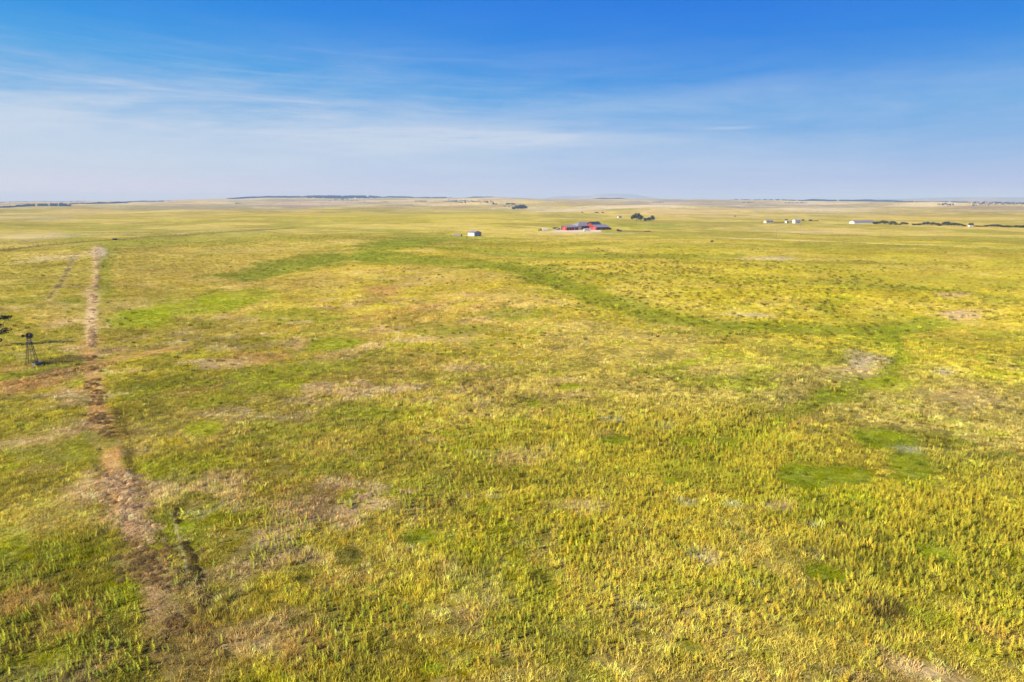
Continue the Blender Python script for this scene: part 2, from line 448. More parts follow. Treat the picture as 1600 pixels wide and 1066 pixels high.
def ground_colour(x, y):
    """linear albedo of the sward at (x, y) and how short / bare it is"""
    x = np.asarray(x, float); y = np.asarray(y, float)
    r = np.hypot(x, y); az = np.arctan2(x, y); lr = np.log(np.maximum(r, 1.0))
    n1 = fbm(x, y, 160, 1, 4); n2 = fbm(x, y, 38, 2, 4); n3 = fbm(x, y, 12, 3, 3, .6); n4 = vnoise(x / 2.2, y / 2.2, 4)
    n5 = fbm(x, y, 26, 6, 4, .6); n6 = fbm(x, y, 70, 7, 4)
    c = np.empty(x.shape + (3,)); c[:] = YELL

    def mix(col, w):
        c[:] = c + (col - c) * np.clip(w, 0, 1)[..., None]
    near = 1 - sstep(120, 420, r)
    mix(STRAW, sstep(.42, .75, n2 * .6 + n3 * .4) * .75)
    mix(OLIVE, sstep(.45, .75, n1 * .5 + n5 * .5) * .6)
    for a0, l0, sa, sn, sf, col, w in _G:
        da = (az - a0) / sa
        dl = lr - l0
        dl = np.where(dl < 0, dl / sn, dl / sf)
        mix(col, w * np.exp(-(da * da + dl * dl) * 0.9) * (0.35 + 1.3 * n5))
    far = sstep(900, 2600, r)
    mix(FAR2, far * (0.35 + 0.4 * n1))
    nf = fbm(x, y, 620, 14, 4, .55); ng = fbm(x, y, 260, 15, 3, .55)
    hl = fbm(x, y, 1500.0, 11, 4)
    mix(alb(158, 138, 66), far * (1 - sstep(.38, .54, hl)) * .85)
    mix(STRAW, far * sstep(.55, .75, hl) * .35)
    mix(alb(160, 142, 66), far * sstep(.50, .66, nf) * .75)
    mix(PALE, far * sstep(.56, .74, 1 - nf * .5 - ng * .5) * .45)
    mix(BROWN, far * sstep(.56, .72, ng) * .6)
    mix(DARKG * .8, sstep(13000, 17000, r) * .6)
    mid = sstep(280, 600, r) * (1 - sstep(2500, 4000, r))
    nm = fbm(x, y, 95, 16, 4, .55)
    mix(OLIVE, mid * sstep(.50, .64, nm) * .8)
    mix(GREEN, mid * sstep(.52, .70, n6 * .6 + n5 * .4) * .5)
    mix(STRAW, mid * sstep(.52, .72, 1 - nm) * .4)
    # finer mottling
    mix(GREEN, sstep(.60, .80, n5 * .55 + n3 * .45) * (.25 + .45 * near))
    mix(ORANGE, sstep(.60, .82, n6 * .5 + (1 - n3) * .5) * (.22 + .15 * near))
    mix(STRAW, sstep(.66, .88, 1 - n5) * .4)
    left = 1 - sstep(-.15, .3, az)
    n7 = fbm(x, y, 9.5, 8, 4, .6); n8 = fbm(x, y, 10, 9, 4, .6)
    warm = fbm(x, y, 55, 10, 2)
    mix(PINK, near * left * sstep(.50, .72, n7 * .75 + warm * .25) * .7)
    mix(ORANGE, near * left * sstep(.50, .68, warm * .6 + (1 - n8) * .4) * .45)
    mix(DARKG, near * (.6 + .4 * left) * sstep(.57, .74, n8) * .5)
    mix(BROWN, near * left * sstep(.60, .76, 1 - n7 * .5 - n8 * .5) * .55)
    mix(BRIGHT, near * sstep(.60, .76, 1 - n8) * .45)
    mix(DARKG, sstep(.64, .82, n2 * .4 + n3 * .6) * .45 * near)
    bare = np.zeros(x.shape); lawn = np.zeros(x.shape)
    wob = (n3 - .5) * 1.1 + (n5 - .5) * .5 + (n4 - .5) * .35
    for pts, ws, col, w in _T:
        d = poly_dist(x, y, pts, ws)
        k = 1 - sstep(.45, 1.25, d + wob * .9)
        if col is SWALE:
            k = k * (.84 + .16 * sstep(.36, .60, n3 * .5 + n5 * .5))
        if col is PINK or col is BROWN or col is DKBRN or col is RUST:
            k = k * (.45 + .55 * sstep(.34, .58, n3 * .6 + n4 * .4))
        mix(col, w * k)
        if col is PINK or col is PALE or col is BROWN or col is RUST:
            bare = np.maximum(bare, k * w)
    for px, py, ta, ra, r0, col, w in _P:
        ux, uy = px / r0, py / r0
        dx, dy = x - px, y - py
        d = np.hypot((dx * ux + dy * uy) / ra, (dx * uy - dy * ux) / ta)
        soft = col is PINK or col is PALE or col is ORANGE or col is SAGE
        k = 1 - (sstep(.25, 1.45, d + wob * 1.3) if soft else sstep(.62, 1.12, d + wob * (.45 if w > .7 else .75)))
        mix(col, w * k)
        if col is PINK or col is PALE:
            bare = np.maximum(bare, k * w * .9)
        elif col is LAWN or col is BRIGHT or col is DARKG:
            lawn = np.maximum(lawn, k * min(1.0, w * 1.15))
    # tone: patch to patch and clump to clump
    v = 1 + (n3 - .5) * .30 + (n4 - .5) * .28 * (1 - sstep(200, 900, r)) + (n6 - .5) * .16
    c *= v[..., None]
    return c, bare, lawn


# ------------------------------------------------------------------ materials
def new_mat(name, rough=0.85):
    m = bpy.data.materials.new(name)
    m.use_nodes = True
    b = m.node_tree.nodes['Principled BSDF']
    b.inputs['Roughness'].default_value = rough
    b.inputs['Specular IOR Level'].default_value = 0.25
    return m, m.node_tree.nodes, m.node_tree.links, b


def plain(name, rgb, rough=0.7, metal=0.0, var=0.18, scale=3.0, spec=0.3):
    """a colour with noise variation in tone and a faint relief"""
    m, n, l, b = new_mat(name, rough)
    b.inputs['Metallic'].default_value = metal
    b.inputs['Specular IOR Level'].default_value = spec
    tc = n.new('ShaderNodeTexCoord')
    no = n.new('ShaderNodeTexNoise'); no.inputs['Scale'].default_value = scale; no.inputs['Detail'].default_value = 5
    l.new(tc.outputs['Object'], no.inputs['Vector'])
    mr = n.new('ShaderNodeMapRange'); mr.inputs[3].default_value = 1 - var; mr.inputs[4].default_value = 1 + var
    mr.inputs[1].default_value = .25; mr.inputs[2].default_value = .75
    l.new(no.outputs['Fac'], mr.inputs[0])
    mx = n.new('ShaderNodeMix'); mx.data_type = 'RGBA'; mx.blend_type = 'MULTIPLY'; mx.inputs[0].default_value = 1
    mx.inputs[6].default_value = (*rgb, 1)
    l.new(mr.outputs[0], mx.inputs[7])
    l.new(mx.outputs[2], b.inputs['Base Color'])
    bp = n.new('ShaderNodeBump'); bp.inputs['Strength'].default_value = .15; bp.inputs['Distance'].default_value = .02
    l.new(no.outputs['Fac'], bp.inputs['Height']); l.new(bp.outputs[0], b.inputs['Normal'])
    return m


def ribbed(name, rgb, axis=0, pitch=0.45, rough=0.55, metal=0.0):
    """ribbed sheet metal: relief only"""
    m = plain(name, rgb, rough, metal, .10, 1.5)
    n, l = m.node_tree.nodes, m.node_tree.links
    b = n['Principled BSDF']
    tc = n.new('ShaderNodeTexCoord'); wv = n.new('ShaderNodeTexWave')
    wv.bands_direction = 'X' if axis == 0 else 'Y'
    wv.inputs['Scale'].default_value = 0.314 / pitch
    l.new(tc.outputs['Object'], wv.inputs['Vector'])
    bp = n.new('ShaderNodeBump'); bp.inputs['Strength'].default_value = .5; bp.inputs['Distance'].default_value = .04
    l.new(wv.outputs['Fac'], bp.inputs['Height']); l.new(bp.outputs[0], b.inputs['Normal'])
    return m


def mat_ground():
    m, n, l, b = new_mat('prairie_ground', 1.0)
    b.inputs['Specular IOR Level'].default_value = 0.0
    at_ = n.new('ShaderNodeAttribute'); at_.attribute_name = 'Col'
    geo = n.new('ShaderNodeNewGeometry')

    def noise(scale, detail=4, rough=.6, stretch=None):
        t = n.new('ShaderNodeTexNoise'); t.inputs['Scale'].default_value = scale
        t.inputs['Detail'].default_value = detail; t.inputs['Roughness'].default_value = rough
        l.new(geo.outputs['Position'], t.inputs['Vector'])
        return t.outputs['Fac']

    def rng(src, a, b_, lo, hi):
        t = n.new('ShaderNodeMapRange'); t.inputs[1].default_value = a; t.inputs[2].default_value = b_
        t.inputs[3].default_value = lo; t.inputs[4].default_value = hi
        l.new(src, t.inputs[0]); return t.outputs[0]

    def mul(a, b_):
        t = n.new('ShaderNodeMath'); t.operation = 'MULTIPLY'; l.new(a, t.inputs[0]); l.new(b_, t.inputs[1]); return t.outputs[0]
    f1 = noise(2.6, 5, .7); f2 = noise(.55, 4, .65); f3 = noise(.13, 4, .6)
    tone = mul(mul(rng(f1, .3, .7, .66, 1.30), rng(f2, .3, .7, .78, 1.22)), rng(f3, .3, .7, .86, 1.14))
    mx = n.new('ShaderNodeMix'); mx.data_type = 'RGBA'; mx.blend_type = 'MULTIPLY'; mx.inputs[0].default_value = 1
    l.new(at_.outputs['Color'], mx.inputs[6]); l.new(tone, mx.inputs[7])
    # dry blades lying in the sward: patches lean to straw, others to green
    hs = n.new('ShaderNodeHueSaturation')
    l.new(rng(noise(.9, 4, .7), .3, .7, .484, .514), hs.inputs['Hue'])
    l.new(rng(f2, .3, .7, 1.12, .86), hs.inputs['Saturation'])
    l.new(mx.outputs[2], hs.inputs['Color'])
    l.new(hs.outputs[0], b.inputs['Base Color'])
    bp = n.new('ShaderNodeBump'); bp.inputs['Strength'].default_value = .8; bp.inputs['Distance'].default_value = .30
    ad = n.new('ShaderNodeMath'); ad.operation = 'ADD'; l.new(f1, ad.inputs[0]); l.new(f2, ad.inputs[1])
    l.new(ad.outputs[0], bp.inputs['Height']); l.new(bp.outputs[0], b.inputs['Normal'])
    return m


def mat_sward(name, transl=.30):
    """blades: colour comes with each clump"""
    m = bpy.data.materials.new(name); m.use_nodes = True
    n, l = m.node_tree.nodes, m.node_tree.links
    n.clear()
    out = n.new('ShaderNodeOutputMaterial')
    a = n.new('ShaderNodeAttribute'); a.attribute_type = 'INSTANCER'; a.attribute_name = 'col'
    d = n.new('ShaderNodeBsdfDiffuse'); t = n.new('ShaderNodeBsdfTranslucent'); x = n.new('ShaderNodeMixShader')
    x.inputs[0].default_value = transl
    l.new(a.outputs['Color'], d.inputs[0]); l.new(a.outputs['Color'], t.inputs[0])
    l.new(d.outputs[0], x.inputs[1]); l.new(t.outputs[0], x.inputs[2]); l.new(x.outputs[0], out.inputs[0])
    return m


def mat_leaf(name, rgb, transl=.25):
    m = bpy.data.materials.new(name); m.use_nodes = True
    n, l = m.node_tree.nodes, m.node_tree.links
    n.clear()
    out = n.new('ShaderNodeOutputMaterial')
    geo = n.new('ShaderNodeNewGeometry')
    mr = n.new('ShaderNodeMapRange'); mr.inputs[3].default_value = .55; mr.inputs[4].default_value = 1.5
    l.new(geo.outputs['Random Per Island'], mr.inputs[0])
    mx = n.new('ShaderNodeMix'); mx.data_type = 'RGBA'; mx.blend_type = 'MULTIPLY'; mx.inputs[0].default_value = 1
    mx.inputs[6].default_value = (*rgb, 1); l.new(mr.outputs[0], mx.inputs[7])
    d = n.new('ShaderNodeBsdfDiffuse'); t = n.new('ShaderNodeBsdfTranslucent'); x = n.new('ShaderNodeMixShader')
    x.inputs[0].default_value = transl
    l.new(mx.outputs[2], d.inputs[0]); l.new(mx.outputs[2], t.inputs[0])
    l.new(d.outputs[0], x.inputs[1]); l.new(t.outputs[0], x.inputs[2]); l.new(x.outputs[0], out.inputs[0])
    return m


M = dict(
    ground=mat_ground(), sward=mat_sward('dry_grass_blades'), stalk=mat_sward('weed_leaves', .35),
    bark=plain('bark', (.07, .055, .042), .9, 0, .3, 8),
    leaf_dark=mat_leaf('dark_foliage', (.062, .072, .036)), leaf_mid=mat_leaf('green_foliage', (.06, .072, .03)),
    leaf_pine=mat_leaf('needle_foliage', (.026, .042, .026), .1), leaf_black=mat_leaf('juniper_foliage', (.022, .028, .016), .1),
    leaf_brown=mat_leaf('brown_brush', (.11, .075, .035)),
    red=ribbed('red_metal_siding', (.20, .017, .011), 0, .6), redtrim=plain('red_trim', (.33, .04, .03), .5),
    roof=ribbed('grey_violet_metal_roof', (.165, .155, .17), 0, .6, .5, .0), dark=plain('charcoal_trim', (.03, .03, .034), .5),
    white=plain('white_paint', (.44, .43, .41), .5, 0, .06), whitem=ribbed('white_metal_siding', (.46, .45, .44), 0, .5),
    steel=ribbed('blue_grey_metal_siding', (.20, .27, .36), 1, .5), lroof=ribbed('pale_metal_roof', (.15, .14, .16), 0, .6, .5),
    cream=plain('cream_siding', (.40, .35, .27), .7, 0, .08), shingle=plain('grey_shingles', (.20, .19, .20), .9, 0, .2, 6),
    glass=plain('window_glass', (.03, .04, .05), .08, 0, .05, 1, .6), wood=plain('weathered_wood', (.17, .145, .12), .9, 0, .3, 6),
    dwood=plain('dark_wood_post', (.06, .045, .03), .9, 0, .3, 6), wire=plain('rusty_wire', (.10, .08, .065), .7, .3),
    galv=plain('weathered_galvanized_steel', (.13, .13, .125), .6, .4, .25, 4), rust=plain('dark_rusted_steel', (.085, .066, .054), .7, .4, .3, 4),
    black=plain('black_rubber', (.014, .014, .014), .7, 0, .2, 4), water=plain('trough_water', (.02, .03, .035), .05, 0, .05, 1, .6),
    gravel=plain('pale_gravel', tuple(alb(222, 194, 150)), 1, 0, .18, 1.2, 0), dirt=plain('pale_dirt_road', tuple(alb(224, 200, 128)), 1, 0, .15, .4, 0),
    graycar=plain('dark_grey_car_paint', (.06, .065, .07), .3, .2, .05), silver=plain('silver_paint', (.34, .36, .40), .35, .2, .05),
    lamp=plain('headlight_lens', (.6, .6, .58), .2, 0, .05), hide=plain('black_cattle_hide', (.02, .016, .013), .8, 0, .2, 3),
    brick=plain('brown_board', (.20, .12, .07), .85, 0, .2, 5), stone=plain('field_stone', (.22, .19, .16), .95, 0, .2, 3),
)


# ------------------------------------------------------------------ object helpers
def tag(o, label=None, cat=None, group=None, kind=None):
    if label: o['label'] = label
    if cat: o['category'] = cat
    if group: o['group'] = group
    if kind: o['kind'] = kind
    return o


def empty(name, loc, rz=0.0, label=None, cat=None, group=None):
    o = bpy.data.objects.new(name, None)
    o.empty_display_size = .5
    COL.objects.link(o)
    o.location = loc; o.rotation_euler = (0, 0, rz)
    return tag(o, label, cat, group)


def link(name, me, parent=None):
    o = bpy.data.objects.new(name, me)
    COL.objects.link(o)
    if parent is not None: o.parent = parent
    return o


def mesh_of(name, bm, mat, smooth=False):
    me = bpy.data.meshes.new(name)
    bm.to_mesh(me); bm.free()
    me.materials.append(mat)
    if smooth:
        me.polygons.foreach_set('use_smooth', [True] * len(me.polygons))
    return me


def part(name, bm, mat, parent, smooth=False):
    return link(name, mesh_of(name, bm, mat, smooth), parent)


def box(bm, x0, x1, y0, y1, z0, z1, bevel=0.0):
    r = bmesh.ops.create_cube(bm, size=1, matrix=Matrix.Translation(((x0 + x1) / 2, (y0 + y1) / 2, (z0 + z1) / 2)) @ Matrix.Diagonal((x1 - x0, y1 - y0, z1 - z0, 1)))
    if bevel:
        es = list({e for v in r['verts'] for e in v.link_edges})
        bmesh.ops.bevel(bm, geom=es, offset=bevel, segments=2, affect='EDGES', profile=.5)
    return bm


def bar(bm, a, b, r0, r1=None, seg=6):
    a = Vector(a); b = Vector(b); d = b - a
    q = d.to_track_quat('Z', 'Y').to_matrix().to_4x4()
    bmesh.ops.create_cone(bm, cap_ends=True, segments=seg, radius1=r0, radius2=r0 if r1 is None else r1, depth=d.length,
                          matrix=Matrix.Translation((a + b) / 2) @ q)
    return bm


def prism(bm, prof, axis, a, b):
    """extrude a profile; axis 'x': prof is (y, z) from x=a to b; axis 'y': prof is (x, z)"""
    def mk(p, t): return (t, p[0], p[1]) if axis == 'x' else (p[0], t, p[1])
    A = [bm.verts.new(mk(p, a)) for p in prof]; B = [bm.verts.new(mk(p, b)) for p in prof]
    n = len(prof)
    bm.faces.new(A); bm.faces.new(B[::-1])
    for i in range(n):
        bm.faces.new((A[i], B[i], B[(i + 1) % n], A[(i + 1) % n]))
    bmesh.ops.recalc_face_normals(bm, faces=bm.faces)
    return bm


def nbm(): return bmesh.new()


def copy_tree(o, parent=None):
    c = o.copy(); COL.objects.link(c)
    if parent is not None: c.parent = parent
    for ch in list(o.children): copy_tree(ch, c)
    return c


# ------------------------------------------------------------------ terrain sheet
def build_terrain():
    fine = np.arange(-46, 46.01, 0.15)
    coarse = np.concatenate((np.arange(-178, -46, 4.0), ))
    azd = np.concatenate((coarse, fine, np.arange(48, 178.1, 4.0)))
    az = np.radians(azd)
    rr = np.concatenate((np.array([2.0, 6, 12, 18, 24]), 28 * (30000 / 28) ** np.linspace(0, 1, 700)))
    na, nr = len(az), len(rr)
    A, Rr = np.meshgrid(az, rr)           # (nr, na)
    X = Rr * np.sin(A); Y = Rr * np.cos(A)
    Z = H(X, Y)
    rimw = sstep(27500, 30000, Rr)
    Z = Z * (1 - rimw)
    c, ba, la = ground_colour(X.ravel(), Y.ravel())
    # near ground darkened: thatch and soil, plus painted shade between the stalks
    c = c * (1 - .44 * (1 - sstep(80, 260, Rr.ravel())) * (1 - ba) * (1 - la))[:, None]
    co = np.stack((X, Y, Z), -1).reshape(-1, 3)
    i = np.arange(nr - 1)[:, None] * na; j = np.arange(na)[None, :]; j2 = (j + 1) % na
    quads = np.stack((i + j, i + j2, i + na + j2, i + na + j), -1).reshape(-1, 4)[:, ::-1]
    # centre cap
    cz = float(H(0, 0))
    co = np.vstack((co, [[0, 0, cz]]))
    c = np.vstack((c, c[:1]))
    tri = np.stack((np.full(na, nr * na), np.arange(na), (np.arange(na) + 1) % na), -1)[:, ::-1]
    me = bpy.data.meshes.new('prairie')
    nv = len(co); nq = len(quads); nt = len(tri)
    me.vertices.add(nv); me.vertices.foreach_set('co', co.ravel())
    loops = np.concatenate((quads.ravel(), tri.ravel())).astype(np.int32)
    me.loops.add(len(loops)); me.loops.foreach_set('vertex_index', loops)
    me.polygons.add(nq + nt)
    starts = np.concatenate((np.arange(nq) * 4, nq * 4 + np.arange(nt) * 3)).astype(np.int32)
    me.polygons.foreach_set('loop_start', starts)
    me.update(calc_edges=True)
    me.validate()
    me.polygons.foreach_set('use_smooth', np.ones(nq + nt, dtype=bool))
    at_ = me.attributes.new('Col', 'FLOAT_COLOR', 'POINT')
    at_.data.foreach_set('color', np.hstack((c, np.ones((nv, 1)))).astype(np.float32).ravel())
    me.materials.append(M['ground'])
    o = link('prairie', me)
    tag(o, 'dry yellow green prairie rolling away to the horizon', kind='structure')
    if me.polygons[0].normal.z < 0:
        me.flip_normals()
    return float(Z.min()), float(Z.max())


ZMIN, ZMAX = build_terrain()

# ------------------------------------------------------------------ haze
def build_haze():
    bm = nbm()
    box(bm, -33000, 33000, -33000, 33000, ZMIN - 3.0, max(ZMAX + 25, 60))
    m = bpy.data.materials.new('haze_air'); m.use_nodes = True
    n, l = m.node_tree.nodes, m.node_tree.links
    n.clear()
    out = n.new('ShaderNodeOutputMaterial'); v = n.new('ShaderNodeVolumePrincipled')
    v.inputs['Color'].default_value = (.225, .355, .655, 1)
    v.inputs['Density'].default_value = 9.2e-5
    v.inputs['Absorption Color'].default_value = (.36, .25, .0, 1)
    v.inputs['Anisotropy'].default_value = 0.0
    v.inputs['Density Attribute'].default_value = ''
    l.new(v.outputs[0], out.inputs['Volume'])
    o = part('haze', bm, m, None)
    tag(o, 'pale blue summer haze filling the air', kind='stuff')


build_haze()

# ------------------------------------------------------------------ roads and yard
def ribbon(name, label, pl, hw, mat, lift=0.05):
    pts = [at(*p) for p in pl]
    P = []
    for i in range(len(pts) - 1):
        n_ = max(2, int((pts[i + 1] - pts[i]).length / 4))
        P += [pts[i].lerp(pts[i + 1], k / n_) for k in range(n_)]
    P.append(pts[-1])
    bm = nbm(); prev = None
    for i, p in enumerate(P):
        d = (P[min(i + 1, len(P) - 1)] - P[max(i - 1, 0)]); d.z = 0; d.normalize()
        s = Vector((-d.y, d.x, 0))
        w = hw * (0.8 + 0.4 * random.random())
        row = []
        for k in (-1, 0, 1):
            q = p + s * (w * k)
            row.append(bm.verts.new((q.x, q.y, ground(q.x, q.y) + lift + (.03 if k == 0 else 0))))
        if prev:
            for k in range(2):
                bm.faces.new((prev[k + 1], prev[k], row[k], row[k + 1]))
        prev = row
    bmesh.ops.recalc_face_normals(bm, faces=bm.faces)
    o = part(name, bm, mat, None)
    if o.data.polygons[0].normal.z < 0: o.data.flip_normals()
    return tag(o, label, kind='structure')


ribbon('dirt_road', 'pale dirt road crossing the prairie on the right', [(1090, 370.5), (1150, 372.5), (1250, 376), (1400, 382), (1520, 387), (1640, 391)], 3.0, M['dirt'])
ribbon('driveway', 'pale gravel driveway leading to the red barn', [(640, 352), (740, 352.5), (820, 353.5), (850, 356), (868, 359)], 2.2, M['dirt'])
ribbon('grass_track', 'pale grass track along the far fields', [(1120, 359.5), (1200, 359.8), (1300, 363), (1450, 367), (1620, 372)], 1.8, M['dirt'])


def build_yard():
    """gravel yard around the barn, following the ground"""
    bm = nbm()
    rim = [(856, 362), (870, 360), (900, 357.5), (935, 357), (940, 361), (938, 363), (905, 363.4), (872, 363)]
    P = [at(*p) for p in rim]
    c = sum(P, Vector()) / len(P)
    cv = bm.verts.new((c.x, c.y, ground(c.x, c.y) + .06))
    prev = [cv] * len(P)
    for k in range(1, 7):
        row = []
        for p in P:
            q = c.lerp(p, k / 6)
            row.append(bm.verts.new((q.x, q.y, ground(q.x, q.y) + .06)))
        for i in range(len(P)):
            j = (i + 1) % len(P)
            if k == 1: bm.faces.new((cv, row[i], row[j]))
            else: bm.faces.new((prev[i], row[i], row[j], prev[j]))
        prev = row
    bmesh.ops.recalc_face_normals(bm, faces=bm.faces)
    o = part('gravel_yard', bm, M['gravel'], None)
    if o.data.polygons[0].normal.z < 0: o.data.flip_normals()
    tag(o, 'pale gravel yard in front of the red barn', kind='structure')


build_yard()


# ------------------------------------------------------------------ buildings
def wall_block(parent, x0, x1, y0, y1, eave, ridge, mat, name='wall', along='x'):
    """walls with gable ends; the ridge runs along x or y"""
    bm = nbm()
    if along == 'x':
        ym = (y0 + y1) / 2
        prism(bm, [(y0, -.4), (y1, -.4), (y1, eave), (ym, ridge), (y0, eave)], 'x', x0, x1)
    else:
        xm = (x0 + x1) / 2
        prism(bm, [(x0, -.4), (x1, -.4), (x1, eave), (xm, ridge), (x0, eave)], 'y', y0, y1)
    return part(name, bm, mat, parent)


def hip_roof(parent, x0, x1, y0, y1, eave, ridge, mat, over=.7, hip=7.0, th=.2):
    """hipped at the x0 end, gabled at x1"""
    bm = nbm(); ym = (y0 + y1) / 2
    rows = []
    for dz in (0, th):
        rows.append([bm.verts.new(c) for c in ((x0 - over, y0 - over, eave - .3 + dz), (x1 + over, y0 - over, eave - .3 + dz), (x1 + over, ym, ridge + dz), (x0 + hip, ym, ridge + dz), (x0 - over, y1 + over, eave - .3 + dz), (x1 + over, y1 + over, eave - .3 + dz))])
    for q in ((0, 1, 2, 3), (0, 3, 4), (3, 2, 5, 4)):
        for r_ in rows: bm.faces.new([r_[i] for i in q])
    for a, b in ((0, 1), (1, 2), (2, 5), (5, 4), (4, 0)):
        bm.faces.new((rows[0][a], rows[0][b], rows[1][b], rows[1][a]))
    bmesh.ops.recalc_face_normals(bm, faces=bm.faces)
    return part('roof', bm, mat, parent)


def roof_block(parent, x0, x1, y0, y1, eave, ridge, mat, over=.5, th=.16, along='x'):
    bm = nbm()
    if along == 'x':
        a0, a1, l0, l1 = y0, y1, x0 - over, x1 + over
    else:
        a0, a1, l0, l1 = x0, x1, y0 - over, y1 + over
    m = (a0 + a1) / 2; sl = (ridge - eave) / (m - a0)
    e = eave - over * sl
    prof = [(a0 - over, e + .03), (m, ridge + .03), (a1 + over, e + .03), (a1 + over, e + th), (m, ridge + th + .03), (a0 - over, e + th)]
    def mk(p, t): return (t, p[0], p[1]) if along == 'x' else (p[0], t, p[1])
    A = [bm.verts.new(mk(p, l0)) for p in prof]; B = [bm.verts.new(mk(p, l1)) for p in prof]
    for q in ((0, 1, 4, 5), (1, 2, 3, 4)):
        bm.faces.new([A[i] for i in q]); bm.faces.new([B[i] for i in q][::-1])
    for i in range(6):
        bm.faces.new((A[i], B[i], B[(i + 1) % 6], A[(i + 1) % 6]))
    bmesh.ops.recalc_face_normals(bm, faces=bm.faces)
    return part('roof', bm, mat, parent)


def opening(parent, face, c, z0, w, h, kind, mat, frame=None, at_=0.0):
    """door or window as a frame with a leaf or pane inset; face: '-y','-x','+x'; at_ is the wall's plane"""
    def bx(bm, a0, a1, b0, b1, d0, d1):
        if face == '-y': box(bm, a0, a1, at_ - d1, at_ - d0, b0, b1)
        elif face == '-x': box(bm, at_ - d1, at_ - d0, a0, a1, b0, b1)
        else: box(bm, at_ + d0, at_ + d1, a0, a1, b0, b1)
    t = .12
    bm = nbm()
    bx(bm, c - w / 2 - t, c - w / 2, z0, z0 + h + t, .003, .09); bx(bm, c + w / 2, c + w / 2 + t, z0, z0 + h + t, .003, .09)
    bx(bm, c - w / 2, c + w / 2, z0 + h, z0 + h + t, .003, .088)
    if kind == 'window':
        bx(bm, c - w / 2, c + w / 2, z0 - .001, z0 + .08, .003, .12)
    if kind == 'window':
        f = part('window', bm, frame or M['white'], parent)
        bm = nbm(); bx(bm, c - w / 2 + .001, c + w / 2 - .001, z0 + .081, z0 + h - .001, .002, .03)
        part('pane', bm, mat, f)
        return f
    bm2 = nbm(); bx(bm2, c - w / 2 + .001, c + w / 2 - .001, z0, z0 + h - .001, .002, .05)
    d = part(kind, bm2, mat, parent)
    part('frame', bm, frame or M['white'], d)
    bm3 = nbm(); bx(bm3, c + w * .30, c + w * .30 + .12, z0 + 1.0, z0 + 1.14, .05, .1)
    part('handle', bm3, M['dark'], d)
    return d


def build_barn():
    p = at(905, 360.2)
    b = empty('red_barn', (p.x, p.y, p.z), R(33.5), 'large red metal barn with grey roofs and two gabled wings beside the gravel yard', 'barn')
    # left wing
    wall_block(b, -12, 3.9, 7.8, 18.4, 3.4, 5.3, M['red']); roof_block(b, -12, 3.9, 7.8, 18.4, 3.4, 5.3, M['roof'])
    for c in (-8.5, -4.5): opening(b, '-y', c, 0.1, 2.8, 2.6, 'door', M['redtrim'], M['dark'], 7.8)
    opening(b, '-y', -.6, 0.1, 1.0, 2.1, 'door', M['white'], M['white'], 7.8)
    opening(b, '-y', 1.8, 1.0, 1.2, 1.2, 'window', M['glass'], None, 7.8)
    opening(b, '-x', 13.1, 0.1, 3.4, 2.9, 'door', M['redtrim'], M['white'], -12)
    # main hall
    bm = nbm(); box(bm, 4, 27, 7.2, 22, -.4, 4.4); part('wall', bm, M['red'], b); hip_roof(b, 4, 27, 7.2, 22, 4.75, 8.4, M['roof'])
    bm = nbm(); box(bm, 4.25, 8.9, 7.16, 7.197, .05, 4.3); part('wall_panel', bm, M['white'], b)
    for c in (10.5, 13.0): opening(b, '-y', c, 1.9, 1.4, 1.5, 'window', M['glass'], M['white'], 7.2)
    opening(b, '-y', 16.0, .1, 2.6, 3.0, 'door', M['glass'], M['white'], 7.2)
    opening(b, '-y', 18.6, 1.9, 1.4, 1.5, 'window', M['glass'], M['white'], 7.2)
    # tall cross gable behind the right wing
    wall_block(b, 20.4, 33, -.5, 12.6, 5.0, 8.9, M['red']); roof_block(b, 20.4, 33, -.5, 12.6, 5.0, 8.9, M['dark'], .9, .42)
    # right wing
    wall_block(b, 16.2, 35.5, -10.7, 2.6, 3.5, 6.1, M['red']); roof_block(b, 16.2, 35.5, -10.7, 2.6, 3.5, 6.1, M['roof'])
    opening(b, '-x', -6.6, .1, 3.0, 2.8, 'door', M['redtrim'], M['white'], 16.2)
    opening(b, '-x', -2.0, 1.1, 1.3, 1.4, 'window', M['glass'], M['white'], 16.2)
    for c in (19.5, 28.0): opening(b, '-y', c, .1, 3.2, 2.7, 'door', M['dark'], M['redtrim'], -10.7)
    for c in (23.2, 25.2, 31.2): opening(b, '-y', c, .9, 1.1, 1.3, 'window', M['glass'], M['white'], -10.7)
    # lean-to on the far right
    bm = nbm(); prism(bm, [(-9.8, -.4), (-2, -.4), (-2, 2.9), (-9.8, 2.3)], 'x', 35.52, 39.5); part('lean_to', bm, M['dark'], b)
    bm = nbm(); box(bm, -13.4, -12.6, 16.2, 17.0, -.3, 5.6); box(bm, -13.5, -12.5, 16.1, 17.1, 5.6, 5.8); part('chimney', bm, M['stone'], b)
    bm = nbm(); box(bm, 14.0, 14.7, 16.0, 16.7, 6.6, 9.0); part('chimney', bm, M['dark'], b)
    return b


build_barn()


def gable_house(name, label, cat, loc, rz, L, Wd, eave, ridge, wm, rm, group=None, wins=(), door=None, gwin=None, over=.4):
    o = empty(name, loc, rz, label, cat, group)
    wall_block(o, -L / 2, L / 2, -Wd / 2, Wd / 2, eave, ridge, wm)
    roof_block(o, -L / 2, L / 2, -Wd / 2, Wd / 2, eave, ridge, rm, over)
    for c in wins: opening(o, '-y', c, .95, 1.2, 1.2, 'window', M['glass'], None, -Wd / 2)
    if door is not None: opening(o, '-y', door[0], .05, door[1], door[2], 'door', door[3], None, -Wd / 2)
    if gwin: opening(o, '-x', 0, 1.0, 1.2, 1.2, 'window', M['glass'], None, -L / 2)
    return o


